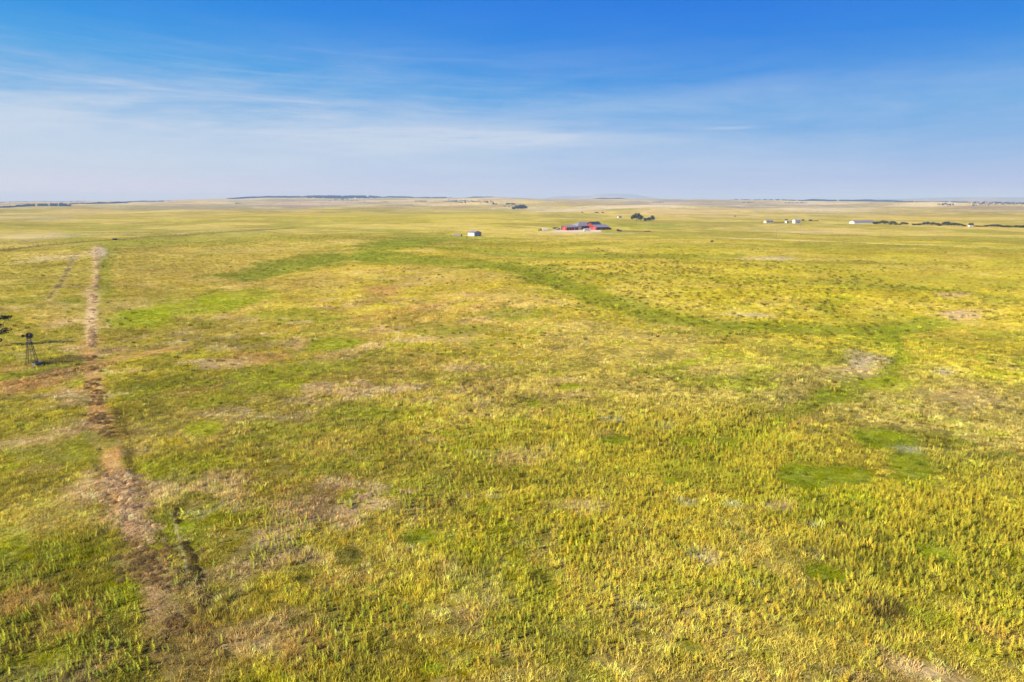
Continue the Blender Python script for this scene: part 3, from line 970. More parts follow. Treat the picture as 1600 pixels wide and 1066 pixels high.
# the shed: white long side lit on the left, blue grey gable in shade facing right
def build_shed():
    p = at(741.5, 368.9)
    s = empty('metal_shed', p, R(0), 'white and blue grey metal shed standing alone left of the red barn', 'shed')
    s.rotation_euler.z = R(42)
    # local: gable at -y faces right-front once turned; ridge along y
    k = Wd = 8.6; L = 9.6
    bm = nbm()
    z0, e, r_ = -.4, 3.3, 4.75
    # long sides: white
    prism(bm, [(-Wd / 2, z0), (Wd / 2, z0), (Wd / 2, e), (0, r_), (-Wd / 2, e)], 'y', -L / 2, L / 2)
    part('wall', bm, M['whitem'], s)
    bm = nbm()   # gable cladding with corner trim
    prism(bm, [(-Wd / 2 + .02, 0), (Wd / 2 - .02, 0), (Wd / 2 - .02, e - .02), (0, r_ - .02), (-Wd / 2 + .02, e - .02)], 'y', -L / 2 - .06, -L / 2 - .003)
    part('gable_wall', bm, M['steel'], s)
    opening(s, '-y', 0.0, .05, 3.6, 2.7, 'door', M['steel'], M['dark'], -L / 2 - .06)
    opening(s, '-y', 3.1, .05, 1.0, 2.0, 'door', M['steel'], M['dark'], -L / 2 - .06)
    roof_block(s, -Wd / 2, Wd / 2, -L / 2, L / 2, e, r_, M['lroof'], .35, .18, 'y')
    # dark barge boards along the gable
    bm = nbm()
    for sx in (-1, 1):
        bar(bm, (sx * (Wd / 2 + .35), -L / 2 - .40, e + .0), (0, -L / 2 - .40, r_ + .12), .13, .13, 4)
    part('barge_board', bm, M['dark'], s)
    return s


build_shed()


def build_run_in():
    p = at(715.8, 369.3)
    s = empty('run_in_shelter', p, R(-14), 'low weathered grey run-in shelter with dark open end beside the metal shed', 'shelter')
    Lh, Wh = 3.5, 1.9
    bm = nbm()
    # arched shell, hollow
    n = 12
    rows = []
    for x in (-Lh, Lh):
        for rad in (1.0, .95):
            rows.append([bm.verts.new((x, Wh * rad * math.cos(math.pi * k / n), 2.0 * rad * math.sin(math.pi * k / n) ** .75)) for k in range(n + 1)])
    oa, ia, ob, ib = rows
    for k in range(n):
        bm.faces.new((oa[k], oa[k + 1], ob[k + 1], ob[k])); bm.faces.new((ia[k + 1], ia[k], ib[k], ib[k + 1]))
        bm.faces.new((oa[k + 1], oa[k], ia[k], ia[k + 1])); bm.faces.new((ob[k], ob[k + 1], ib[k + 1], ib[k]))
    bmesh.ops.recalc_face_normals(bm, faces=bm.faces)
    part('shell', bm, M['wood'], s)
    bm = nbm()
    vs = [bm.verts.new((-Lh + .15, Wh * .94 * math.cos(math.pi * k / n), 1.88 * math.sin(math.pi * k / n) ** .75)) for k in range(n + 1)]
    bm.faces.new(vs); part('end_wall', bm, M['wood'], s)
    for k in range(5):
        bm = nbm(); x = -Lh + .3 + k * 1.6
        pr = None
        for q in range(n):
            a0, a1 = math.pi * q / n, math.pi * (q + 1) / n
            bar(bm, (x, Wh * 1.01 * math.cos(a0), 2.03 * math.sin(a0) ** .75), (x, Wh * 1.01 * math.cos(a1), 2.03 * math.sin(a1) ** .75), .05, .05, 4)
        part('rib', bm, M['wood'], s)
    bm = nbm(); box(bm, Lh - .35, Lh - .25, -1.7, 1.7, 0, 1.3); part('mouth_shade', bm, M['black'], s)  # black sheet standing in for the shade inside the open end
    return s


build_run_in()

WHITES = 'white farmhouses on the right'
p = at(1200.5, 348.6)
gable_house('farmhouse', 'long cream house with white end, leftmost of the distant farm buildings', 'house', p, R(14), 11.5, 7, 2.7, 4.3, M['cream'], M['lroof'], WHITES, (-3.6, -1.2, 3.4), (1.2, 1.0, 2.0, M['white']), True)
p = at(1229.5, 348.6)
gable_house('outbuilding', 'small white outbuilding just left of the dark tree by the white farmhouse', 'outbuilding', p, R(20), 4.6, 4, 2.5, 3.5, M['white'], M['shingle'], WHITES, (.9,), (-.9, .9, 1.9, M['wood']))
p = at(1244, 349)
gable_house('farmhouse', 'white two storey farmhouse with dark porch, right of the dark tree', 'house', p, R(16), 9.2, 7, 4.2, 5.9, M['white'], M['shingle'], WHITES, (-3, -1, 3), (1.2, 1.2, 2.0, M['dark']), True)
p = at(1346.5, 349.3)
lb = gable_house('long_building', 'long low white metal building with pale roof at the end of the tree row', 'building', p, R(13), 33, 10, 2.5, 4.1, M['whitem'], M['lroof'], None, (), (8, 3.2, 2.6, M['white']), False)
p = at(968, 340.5)
gable_house('small_house', 'tiny white house alone in the field left of the big tree clump', 'house', p, R(16), 6.5, 5, 2.2, 3.6, M['white'], M['lroof'], None, (1.5,), (-1, .9, 1.9, M['wood']))
p = at(1022, 343.8)
gable_house('pump_house', 'tiny white hut at the right end of the big tree clump', 'hut', p, R(20), 2.6, 2.4, 1.9, 2.7, M['white'], M['lroof'], None, (), (0, .8, 1.7, M['wood']))


# ------------------------------------------------------------------ vehicles and trailers
def wheels(o, xs, yw, rad=.36, wd=.24):
    bm = nbm(); bar(bm, (0, -wd / 2, 0), (0, wd / 2, 0), rad, rad, 14); tyre = mesh_of('tyre', bm, M['black'])
    bm = nbm(); bar(bm, (0, -wd / 2 - .02, 0), (0, wd / 2 + .02, 0), rad * .58, rad * .58, 10); rim = mesh_of('rim', bm, M['silver'])
    for x in xs:
        for s in (-1, 1):
            w = link('wheel', tyre, o); w.location = (x, s * yw, rad)
            link('rim', rim, w)


def motorhome(p, rz):
    o = empty('motorhome', p, rz, 'white motorhome with dark windows parked in front of the right barn wing', 'motorhome')
    bm = nbm()
    prism(bm, [(-3.9, .5), (3.3, .5), (3.9, .6), (3.95, 1.35), (3.2, 1.6), (2.9, 2.3), (3.5, 2.45), (3.4, 3.0), (-3.9, 3.0)], 'y', -1.2, 1.2)
    part('body', bm, M['white'], o)
    for x0, x1 in ((-3.2, -1.9), (-1.4, .2), (.7, 1.9)):
        bm = nbm(); box(bm, x0, x1, -1.23, -1.203, 1.55, 2.3); part('window', bm, M['glass'], o)
        bm = nbm(); box(bm, x0, x1, 1.203, 1.23, 1.55, 2.3); part('window', bm, M['glass'], o)
    bm = nbm(); box(bm, -3.85, 3.2, -1.225, -1.204, .75, 1.15); part('stripe', bm, M['silver'], o)
    bm = nbm(); prism(bm, [(3.24, 1.58), (2.96, 2.26), (3.0, 2.3), (3.3, 1.6)], 'y', -1.0, 1.0); part('windscreen', bm, M['glass'], o)
    for s in (-1, 1):
        bm = nbm(); box(bm, 3.93, 4.0, s * .85 - .15, s * .85 + .15, .8, 1.0); part('headlight', bm, M['lamp'], o)
    bm = nbm(); box(bm, -1.2, .2, -.4, .4, 3.003, 3.25, .05); part('roof_unit', bm, M['white'], o)
    wheels(o, (-2.3, 2.6), 1.05)
    return o


def cargo_trailer(p, rz):
    o = empty('cargo_trailer', p, rz, 'white box trailer at the left end of the gravel yard', 'trailer')
    bm = nbm(); box(bm, -3.0, 3.0, -1.25, 1.25, .55, 3.1, .06); part('body', bm, M['white'], o)
    for x in (-1.5, 0, 1.5):
        bm = nbm(); box(bm, x - .03, x + .03, -1.28, -1.251, .6, 3.0); part('rib', bm, M['white'], o)
    bm = nbm(); bar(bm, (-3, -.7, .55), (-4.6, 0, .55), .06); bar(bm, (-3, .7, .55), (-4.6, 0, .55), .06); bar(bm, (-4.5, 0, 0), (-4.5, 0, .8), .05)
    part('hitch', bm, M['dark'], o)
    bm = nbm(); box(bm, 3.003, 3.04, -1.1, 1.1, .65, 2.95); part('ramp_door', bm, M['silver'], o)
    wheels(o, (.1, .95), 1.2)
    return o


def pickup(p, rz, mat, label, group):
    o = empty('pickup_truck', p, rz, label, 'pickup truck', group)
    bm = nbm()
    prism(bm, [(-2.75, .5), (2.6, .5), (2.75, .75), (2.7, 1.1), (1.45, 1.2), (.9, 1.85), (-.75, 1.9), (-.9, 1.25), (-2.75, 1.25)], 'y', -.95, .95)
    part('body', bm, mat, o)
    for s in (-1, 1):
        bm = nbm(); prism(bm, [(-.7, 1.25), (1.3, 1.22), (.85, 1.78), (-.65, 1.8)], 'y', s * .952, s * .965); part('window', bm, M['glass'], o)
        bm = nbm(); box(bm, 2.68, 2.78, s * .7 - .15, s * .7 + .15, .8, 1.0); part('headlight', bm, M['lamp'], o)
    bm = nbm(); prism(bm, [(1.48, 1.22), (.95, 1.82), (.98, 1.85), (1.52, 1.25)], 'y', -.85, .85); part('windscreen', bm, M['glass'], o)
    bm = nbm(); box(bm, 2.70, 2.83, -.9, .9, .45, .65, .02); part('bumper', bm, M['silver'], o)
    wheels(o, (-1.75, 1.75), .86, .4)
    return o


def flatbed(p, rz):
    o = empty('stock_trailer', p, rz, 'dark slatted stock trailer parked left of the barn wing', 'trailer')
    bm = nbm(); box(bm, -2.9, 2.9, -1.05, 1.05, .6, .78); part('deck', bm, M['dark'], o)
    for z in (1.0, 1.35, 1.7, 2.05):
        bm = nbm()
        for s in (-1, 1): box(bm, -2.9, 2.9, s * 1.02 - .03, s * 1.02 + .03, z, z + .2)
        for x in (-2.87, 2.87): box(bm, x - .03, x + .03, -.985, .985, z, z + .2)
        part('slat', bm, M['graycar'], o)
    for x in (-2.8, -.95, .95, 2.8):
        for s in (-1, 1):
            bm = nbm(); box(bm, x - .05, x + .05, s * 1.06 - .028, s * 1.06 + .028, .6, 2.4); part('post', bm, M['dark'], o)
    bm = nbm(); box(bm, -2.95, 2.95, -1.1, 1.1, 2.4, 2.48); part('roof', bm, M['silver'], o)
    bm = nbm(); bar(bm, (2.9, 0, .65), (4.2, 0, .6), .07); part('hitch', bm, M['dark'], o)
    wheels(o, (-.5, .45), .95)
    return o


motorhome(at(917.5, 361.7), R(10))
cargo_trailer(at(851.5, 361.0), R(8))
pickup(at(844.5, 360.8), R(12), M['graycar'], 'dark grey pickup truck left of the white box trailer', 'vehicles in the yard')
flatbed(at(867.5, 358.4), R(18))
pickup(at(872.2, 359.0), R(25), M['silver'], 'silver pickup truck beside the dark stock trailer', 'vehicles in the yard')


def camper(p, rz, label):
    o = empty('camper_trailer', p, rz, label, 'camper')
    bm = nbm()
    prism(bm, [(-2.6, .5), (2.2, .5), (2.7, 1.2), (2.6, 2.2), (2.1, 2.7), (-2.3, 2.7), (-2.7, 2.2)], 'y', -1.1, 1.1); part('body', bm, M['white'], o)
    for x in (-1.6, .9):
        bm = nbm(); box(bm, x - .5, x + .5, -1.13, -1.102, 1.4, 2.0); part('window', bm, M['glass'], o)
    bm = nbm(); box(bm, -.6, .1, -1.13, -1.102, .6, 2.3); part('door', bm, M['silver'], o)
    bm = nbm(); bar(bm, (2.3, 0, .5), (3.8, 0, .45), .06); part('hitch', bm, M['dark'], o)
    wheels(o, (-.2,), 1.0)
    return o


camper(at(1516.5, 355.6), R(6), 'small white camper in front of the right tree row')
camper(at(996.5, 342.6), R(10), 'white camper glinting under the trees of the big clump')


# ------------------------------------------------------------------ windmill and trough
def build_windmill():
    p = at(50.5, 569.5)
    d = math.hypot(p.x, p.y)
    # height from the photo: the hub is seen at v = 523
    top = ray(44, 524); t = d / math.hypot(top[0], top[1]); hh = EYE + top[2] * t - p.z
    o = empty('windmill', p, R(20), 'old dark water pumping windmill on a lattice tower at the left edge', 'windmill')
    hb = hh; b = hh * .155; tp = .22
    corners = [(1, 1), (-1, 1), (-1, -1), (1, -1)]
    zt = hb - .35
    for cx, cy in corners:
        bm = nbm(); bar(bm, (cx * b, cy * b, -.3), (cx * tp, cy * tp, zt), .062, .05, 4); part('leg', bm, M['rust'], o)
    lv = [0.12, .34, .54, .72, .87]
    def cpt(c, f): return Vector((c[0] * (b + (tp - b) * f), c[1] * (b + (tp - b) * f), zt * f))
    for i, f in enumerate(lv):
        for k in range(4):
            bm = nbm(); bar(bm, cpt(corners[k], f), cpt(corners[(k + 1) % 4], f), .03, .03, 4); part('girt', bm, M['rust'], o)
            if i + 1 < len(lv):
                bm = nbm(); bar(bm, cpt(corners[k], f), cpt(corners[(k + 1) % 4], lv[i + 1]), .018, .018, 4)
                bar(bm, cpt(corners[(k + 1) % 4], f), cpt(corners[k], lv[i + 1]), .018, .018, 4); part('brace', bm, M['rust'], o)
    bm = nbm(); box(bm, -.55, .55, -.55, .55, zt - .95, zt - .87); part('platform', bm, M['wood'], o)
    bm = nbm(); bar(bm, (0, 0, -.2), (0, 0, zt), .03, .03, 6); part('pump_rod', bm, M['rust'], o)
    bm = nbm(); box(bm, -.25, .35, -.16, .16, zt, zt + .42, .05); part('gearbox', bm, M['rust'], o)
    # wheel in the local y-z plane, seen nearly edge on
    Rw = .66
    w = empty('wheel', (.30, -.55, hb), 0); w.parent = o
    bm = nbm(); bar(bm, (-.35, 0, 0), (.1, 0, 0), .09, .09, 8); hub = part('hub', bm, M['rust'], w)
    for rr in (.42, .93):
        bm = nbm(); q = [(0, Rw * rr * math.cos(2 * math.pi * k / 24), Rw * rr * math.sin(2 * math.pi * k / 24)) for k in range(24)]
        for k in range(24): bar(bm, q[k], q[(k + 1) % 24], .018, .018, 4)
        part('rim', bm, M['rust'], w)
    bl = None
    for k in range(18):
        a = 2 * math.pi * k / 18
        if bl is None:
            bm = nbm()
            v = [bm.verts.new(c) for c in ((-.06, -.045, .32 * Rw), (.06, .05, .32 * Rw), (.12, .12, Rw), (-.10, -.10, Rw))]
            bm.faces.new(v)
            g = bmesh.ops.extrude_face_region(bm, geom=bm.faces[:])
            bmesh.ops.translate(bm, verts=[e for e in g['geom'] if isinstance(e, bmesh.types.BMVert)], vec=(.012, -.01, 0))
            bmesh.ops.recalc_face_normals(bm, faces=bm.faces)
            bl = mesh_of('blade', bm, M['rust'])
        bo = link('blade', bl, w); bo.rotation_euler = (a, 0, 0)
    # the tail is folded round beside the wheel, as on a mill that is shut off
    bm = nbm(); bar(bm, (.1, -.2, .0), (.3, -.85, .03), .03, .022, 6); tb = part('vane_boom', bm, M['rust'], o); tb.location = (0, 0, hb)
    bm = nbm(); prism(bm, [(-1.25, -.25), (-.7, -.14), (-.7, .18), (-1.25, .32)], 'x', .27, .29); tv = part('tail_vane', bm, M['rust'], o); tv.location = (0, 0, hb)
    # the head is turned so that the wheel shows as a narrow ellipse
    for x in (w, tb, tv):
        x.rotation_euler.z = R(-62)
    return p


wp = build_windmill()


def stock_tank(p, rad, hgt, mat, label, water=True):
    o = empty('stock_tank', p, 0, label, 'stock tank')
    bm = nbm(); n = 24
    prof = [(rad, -.1), (rad * 1.01, hgt * .5), (rad, hgt), (rad - .08, hgt), (rad - .1, .05)]
    rows = [[bm.verts.new((q[0] * math.cos(2 * math.pi * k / n), q[0] * math.sin(2 * math.pi * k / n), q[1])) for k in range(n)] for q in prof]
    for i in range(len(rows) - 1):
        for k in range(n): bm.faces.new((rows[i][k], rows[i][(k + 1) % n], rows[i + 1][(k + 1) % n], rows[i + 1][k]))
    bm.faces.new(rows[-1]); bmesh.ops.recalc_face_normals(bm, faces=bm.faces)
    part('tank', bm, mat, o)
    bm = nbm()
    for k in range(n):
        a0, a1 = 2 * math.pi * k / n, 2 * math.pi * (k + 1) / n
        bar(bm, (rad * math.cos(a0), rad * math.sin(a0), hgt), (rad * math.cos(a1), rad * math.sin(a1), hgt), .05, .05, 5)
    part('rim', bm, M['galv'] if mat is not M['black'] else M['black'], o)
    if water:
        bm = nbm(); bmesh.ops.create_circle(bm, cap_ends=True, segments=n, radius=rad - .1, matrix=Matrix.Translation((0, 0, hgt - .12))); part('water', bm, M['water'], o)
    return o


stock_tank(at(58.5, 570.5), .95, .62, M['galv'], 'round dark stock tank full of water at the foot of the windmill')
stock_tank(at(179.5, 375.2), 1.75, 1.15, M['black'], 'low black stock tank standing on the far fence line at left', False)


# ------------------------------------------------------------------ fences and poles
def post_fence(name, label, pl, step, ph, pr, mat, wires=(.35, .7, 1.0), rail=None, group=None):
    P = [at(*q) for q in pl]
    o = empty(name, P[0], 0, label, 'fence', group)
    org = Vector(P[0])
    pts = []
    for i in range(len(P) - 1):
        n_ = max(1, int(round((P[i + 1] - P[i]).length / step)))
        pts += [P[i].lerp(P[i + 1], k / n_) for k in range(n_)]
    pts.append(P[-1])
    bm = nbm(); bar(bm, (0, 0, -.4), (0, 0, ph), pr, pr * .85, 6); me = mesh_of('post', bm, mat)
    tops = []
    for q in pts:
        g = Vector((q.x, q.y, ground(q.x, q.y))) - org
        c = link('post', me, o); c.location = g; c.rotation_euler = (random.uniform(-.06, .06), random.uniform(-.06, .06), random.uniform(0, 6))
        tops.append(g)
    for f in wires:
        bm = nbm()
        for a, b_ in zip(tops, tops[1:]):
            bar(bm, a + Vector((0, 0, ph * f * .95)), b_ + Vector((0, 0, ph * f * .95)), .012 if rail is None else rail, None, 4)
        part('wire' if rail is None else 'rail', bm, M['wire'] if rail is None else mat, o)
    return o


post_fence('wire_fence', 'wire fence with dark posts along the crest at left', [(-30, 395.5), (67, 383.5), (175, 374.6), (275, 368.2), (400, 359.8), (460, 356)], 6.5, 1.35, .09, M['dwood'])
post_fence('post_fence', 'row of short dark posts running right from the red barn', [(966, 362.6), (1006.5, 362.9)], 2.2, 1.35, .28, M['dwood'], (.9,), .05)
post_fence('rail_fence', 'dark rail fence at the end of the post row right of the barn', [(1007.5, 362.9), (1016, 362.5)], 1.5, 1.2, .12, M['dwood'], (.3, .6, .95), .12)
post_fence('board_fence', 'low brown fence between the cream house and the small outbuilding', [(1208.5, 349.2), (1226, 348.9)], 2.2, 1.5, .12, M['brick'], (.25, .55, .85, .98), .16)
post_fence('board_fence', 'short brown fence left of the cream house', [(1188, 347.6), (1193.5, 347.8)], 1.6, 1.5, .12, M['brick'], (.25, .55, .85, .98), .16)


def utility_pole(p, h, label):
    o = empty('utility_pole', p, R(25), label, 'utility pole', 'utility poles on the right')
    bm = nbm(); bar(bm, (0, 0, -.5), (0, 0, h), .17, .11, 8); part('pole', bm, M['wood'], o)
    bm = nbm(); box(bm, -1.1, 1.1, -.2, -.1, h - .75, h - .6); part('crossarm', bm, M['wood'], o)
    for x in (-1.0, -.4, .4, 1.0):
        bm = nbm(); bar(bm, (x, -.15, h - .6), (x, -.15, h - .42), .05, .04, 6); part('insulator', bm, M['silver'], o)
    return o


utility_pole(at(1213.3, 369), 6.4, 'thin wooden utility pole standing nearest, beyond the dirt road')
utility_pole(at(1133.5, 356.8), 7.2, 'thin wooden utility pole left of the cream house')
utility_pole(at(1250, 358.6), 6.6, 'thin wooden utility pole in front of the white farmhouse')


# ------------------------------------------------------------------ cow
def build_cow(p, rz, label):
    V = [(0, 0, 1.18), (.45, 0, 1.20), (.95, 0, 1.22), (1.25, 0, 1.05), (1.5, 0, .72), (1.75, 0, .38), (-.55, 0, 1.22), (-.75, 0, 1.0), (-.82, 0, .55)]
    E = [(0, 1), (1, 2), (2, 3), (3, 4), (4, 5), (0, 6), (6, 7), (7, 8)]
    rad = [.42, .44, .40, .24, .16, .09, .38, .05, .035]
    for s in (-1, 1):
        k = len(V)
        V += [(.85, s * .22, .85), (.88, s * .22, .48), (.86, s * .22, .06), (-.5, s * .22, .85), (-.38, s * .24, .68), (-.62, s * .24, .45), (-.58, s * .24, .06)]
        E += [(2, k), (k, k + 1), (k + 1, k + 2), (6, k + 3), (k + 3, k + 4), (k + 4, k + 5), (k + 5, k + 6)]
        rad += [.17, .085, .075, .22, .14, .085, .075]
        j = len(V)
        V += [(1.52, s * .22, .86)]; E += [(4, j)]; rad += [.045]
    me = bpy.data.meshes.new('cow_skeleton'); me.from_pydata(V, E, [])
    o = bpy.data.objects.new('cow_tmp', me); COL.objects.link(o)
    m = o.modifiers.new('s', 'SKIN')
    for i, r_ in enumerate(rad): me.skin_vertices[0].data[i].radius = (r_, r_)
    me.skin_vertices[0].data[0].use_root = True
    o.modifiers.new('d', 'SUBSURF').levels = 1
    dg = bpy.context.evaluated_depsgraph_get()
    out = bpy.data.meshes.new_from_object(o.evaluated_get(dg))
    bpy.data.objects.remove(o)
    out.name = 'cow'; out.materials.clear(); out.materials.append(M['hide'])
    c = link('cow', out); c.location = p; c.rotation_euler.z = rz
    return tag(c, label, 'cow')


build_cow(at(1113, 379.2), R(200), 'black cow grazing alone in the green field right of the barn')


# ------------------------------------------------------------------ trees
def crown_mesh(name, lobes, n, leaf, mat, seed, flat=1.0):
    """leaf clumps spread through the volume of several lobes"""
    rg = np.random.default_rng(seed)
    vs, fs = [], []
    w = np.array([l[3] ** 2 for l in lobes]); w = w / w.sum()
    ids = rg.choice(len(lobes), n, p=w)
    for i in ids:
        cx, cy, cz, r_, rz = lobes[i]
        d = rg.normal(size=3); d /= np.linalg.norm(d)
        rad = rg.uniform(.45, 1.0) ** .6
        rad *= 1 + .25 * math.sin(3.1 * d[0] + seed) * math.sin(2.7 * d[1] - seed)
        c = np.array((cx, cy, cz)) + d * rad * np.array((r_, r_, rz))
        nrm = d + rg.normal(size=3) * .7; nrm /= np.linalg.norm(nrm)
        t = np.cross(nrm, rg.normal(size=3)); t /= np.linalg.norm(t) + 1e-9
        b_ = np.cross(nrm, t)
        s = leaf * rg.uniform(.5, 1.3)
        k = len(vs)
        for (a0, b0, h0) in ((-1, -.35, 0), (-.1, -.8, .12), (1, .1, 0), (.2, .8, .1)):
            vs.append(c + t * a0 * s + b_ * b0 * s + nrm * h0 * s)
        fs += [(k, k + 1, k + 2), (k, k + 2, k + 3)]
    me = bpy.data.meshes.new(name); me.from_pydata([tuple(v) for v in vs], [], fs); me.materials.append(mat)
    return me


def trunk_mesh(h, lobes, r0, seed):
    rg = random.Random(seed)
    bm = nbm()
    p0 = Vector((0, 0, -.4)); p1 = Vector((rg.uniform(-.2, .2), rg.uniform(-.2, .2), h * .38))
    bar(bm, p0, p1, r0, r0 * .7, 8)
    for l in lobes:
        e = Vector(l[:3]); m = p1.lerp(e, .5) + Vector((0, 0, -.1 * h * rg.random()))
        bar(bm, p1, m, r0 * .5, r0 * .32, 6); bar(bm, m, e, r0 * .32, r0 * .1, 5)
    return mesh_of('trunk', bm, M['bark'])


def lobes_for(h, wd, seed, kind='round'):
    rg = random.Random(seed)
    if kind == 'round':
        L = [(0, 0, h * .66, wd * .36, h * .30)]
        for k in range(6):
            a = k * 1.05 + rg.random()
            L.append((math.cos(a) * wd * .30, math.sin(a) * wd * .30, h * rg.uniform(.38, .72), wd * rg.uniform(.18, .28), h * rg.uniform(.16, .24)))
        return L
    if kind == 'bush':
        return [(rg.uniform(-.3, .3) * wd, rg.uniform(-.3, .3) * wd, h * rg.uniform(.35, .55), wd * rg.uniform(.2, .32), h * rg.uniform(.3, .45)) for _ in range(5)]
    return [(0, 0, h * f, wd * .5 * (1.05 - f) + .1, h * .13) for f in (.2, .36, .52, .68, .84, .95)]


PROTO = []
for k, (kind, mat) in enumerate((('round', 'leaf_dark'), ('round', 'leaf_dark'), ('round', 'leaf_mid'), ('bush', 'leaf_dark'), ('bush', 'leaf_brown'), ('cone', 'leaf_pine'))):
    lb_ = lobes_for(1.0, 1.0, 40 + k, kind)
    cr = crown_mesh('crown', lb_, 420 if kind != 'bush' else 260, .085 if kind != 'bush' else .10, M[mat], 50 + k)
    tk = trunk_mesh(1.0, lb_, .035, 60 + k)
    PROTO.append((cr, tk))


def tree(p, h, wd, kind, label, group, name='tree', cat='tree'):
    o = empty(name, p, random.uniform(0, 6.28), label, cat, group)
    o.scale = (wd, wd, h)
    link('trunk' if kind not in (3, 4) else 'stem', PROTO[kind][1], o)
    link('crown' if kind not in (3, 4) else 'foliage', PROTO[kind][0], o)
    return o


def px_m(p): return math.hypot(p.x, p.y) / FPX      # metres per photo pixel at p


# big clump beyond the barn
G = 'trees of the clump beyond the barn'
for (u, v, hp, wp_, kd, lab) in (
        (995, 345.2, 12.0, 14, 0, 'broad dark cottonwood tree, tallest of the clump beyond the barn'),
        (988.5, 344.6, 8.5, 7, 1, 'dark rounded tree at the left end of the clump beyond the barn'),
        (1001, 345.5, 9.5, 8, 1, 'dark tree leaning against the right side of the tall cottonwood'),
        (1008.5, 345.6, 5.5, 7, 3, 'low dark bush in the gap of the clump beyond the barn'),
        (1013.5, 346.2, 6.5, 9, 0, 'squat dark tree left of the small round one'),
        (1019, 346.6, 10.0, 7, 1, 'slim round dark tree at the right end of the clump beyond the barn')):
    q = at(u, v); m = px_m(q)
    tree(q, hp * m, wp_ * m, kd, lab, G, 'tree' if kd < 3 else 'bush', 'tree' if kd < 3 else 'bush')

# row on the right: (u, v base, height px, width px, kind)
G = 'trees of the long row on the right'
ROW = [(1367, 350.4, 3.4, 8, 3), (1372, 350.6, 3.8, 7, 0), (1379, 350.8, 5.0, 8, 0), (1384, 351, 4.6, 7, 1), (1391.5, 351.1, 2.2, 5, 3), (1395, 351.2, 4.6, 8, 1),
       (1401, 351.5, 2.4, 6, 3), (1405.5, 351.6, 1.8, 5, 3), (1411, 351.6, 3.6, 6, 0), (1416, 351.7, 3.2, 5, 1), (1427, 352, 2.2, 6, 3), (1432.5, 352, 2.2, 5, 3), (1438, 352.3, 2.8, 6, 3),
       (1444, 352.5, 4.2, 7, 0), (1449, 352.7, 5.0, 5, 1), (1457, 352.8, 4.4, 7, 1), (1464, 353, 3.8, 7, 0), (1470, 353.1, 3.0, 7, 3), (1476, 353.2, 5.0, 8, 0), (1480.5, 353.3, 5.6, 8, 1),
       (1486, 353.4, 4.2, 7, 0), (1491, 353.5, 4.4, 7, 1), (1497.5, 353.6, 3.8, 5, 0), (1502, 353.7, 3.0, 5, 1), (1507, 353.7, 2.0, 6, 4), (1517, 354, 4.2, 7, 0), (1523, 354.2, 1.6, 5, 4), (1529, 354.4, 1.7, 6, 4),
       (1534, 354.5, 1.7, 5, 4), (1541, 354.6, 2.4, 7, 3), (1549, 354.8, 3.0, 7, 1), (1554, 354.9, 3.2, 7, 0), (1560, 355, 3.2, 7, 1), (1566, 355.2, 2.6, 7, 3), (1572, 355.3, 2.6, 7, 3), (1579, 355.5, 2.4, 7, 3),
       (1586, 355.6, 2.8, 7, 3), (1592, 355.8, 3.0, 8, 3), (1598, 356, 3.0, 8, 3), (1606, 356.2, 3.2, 8, 1), (1615, 356.4, 3.0, 8, 3)]
ORD = 'first second third fourth fifth sixth seventh eighth ninth tenth eleventh twelfth thirteenth fourteenth fifteenth sixteenth seventeenth eighteenth nineteenth twentieth'.split()
CNT = {}
SPECIAL = {0: 'dark bush touching the right end of the long white building', 14: 'thin pointed tree standing above the low bushes left of the tall group', 19: 'tallest dark tree of the long row on the right',
           25: 'dark round tree standing alone behind the small white camper', 8: 'dark round tree apart from its neighbours in the left half of the long row'}
for i, (u, v, hp, wp_, kd) in enumerate(ROW):
    q = at(u, v); m = px_m(q)
    base = {0: 'dark broad tree in the long row of trees on the right', 1: 'dark slim tree in the long row of trees on the right', 3: 'low dark bush in the long tree row on the right', 4: 'low brownish bush in the gap of the tree row behind the white camper'}[kd]
    CNT[kd] = CNT.get(kd, 0) + 1
    base = base.replace('low brownish bush in the gap of the tree row behind the white camper', 'low brownish bush of the tree row behind the white camper')
    lab = SPECIAL.get(i, base[:1] and ORD[CNT[kd] - 1] + ' from the left: ' + base)
    nm = 'bush' if kd in (3, 4) else 'tree'
    tree(q, hp * m * 1.12, wp_ * m * 1.15, kd, lab, G + (' ' + nm), nm, nm)

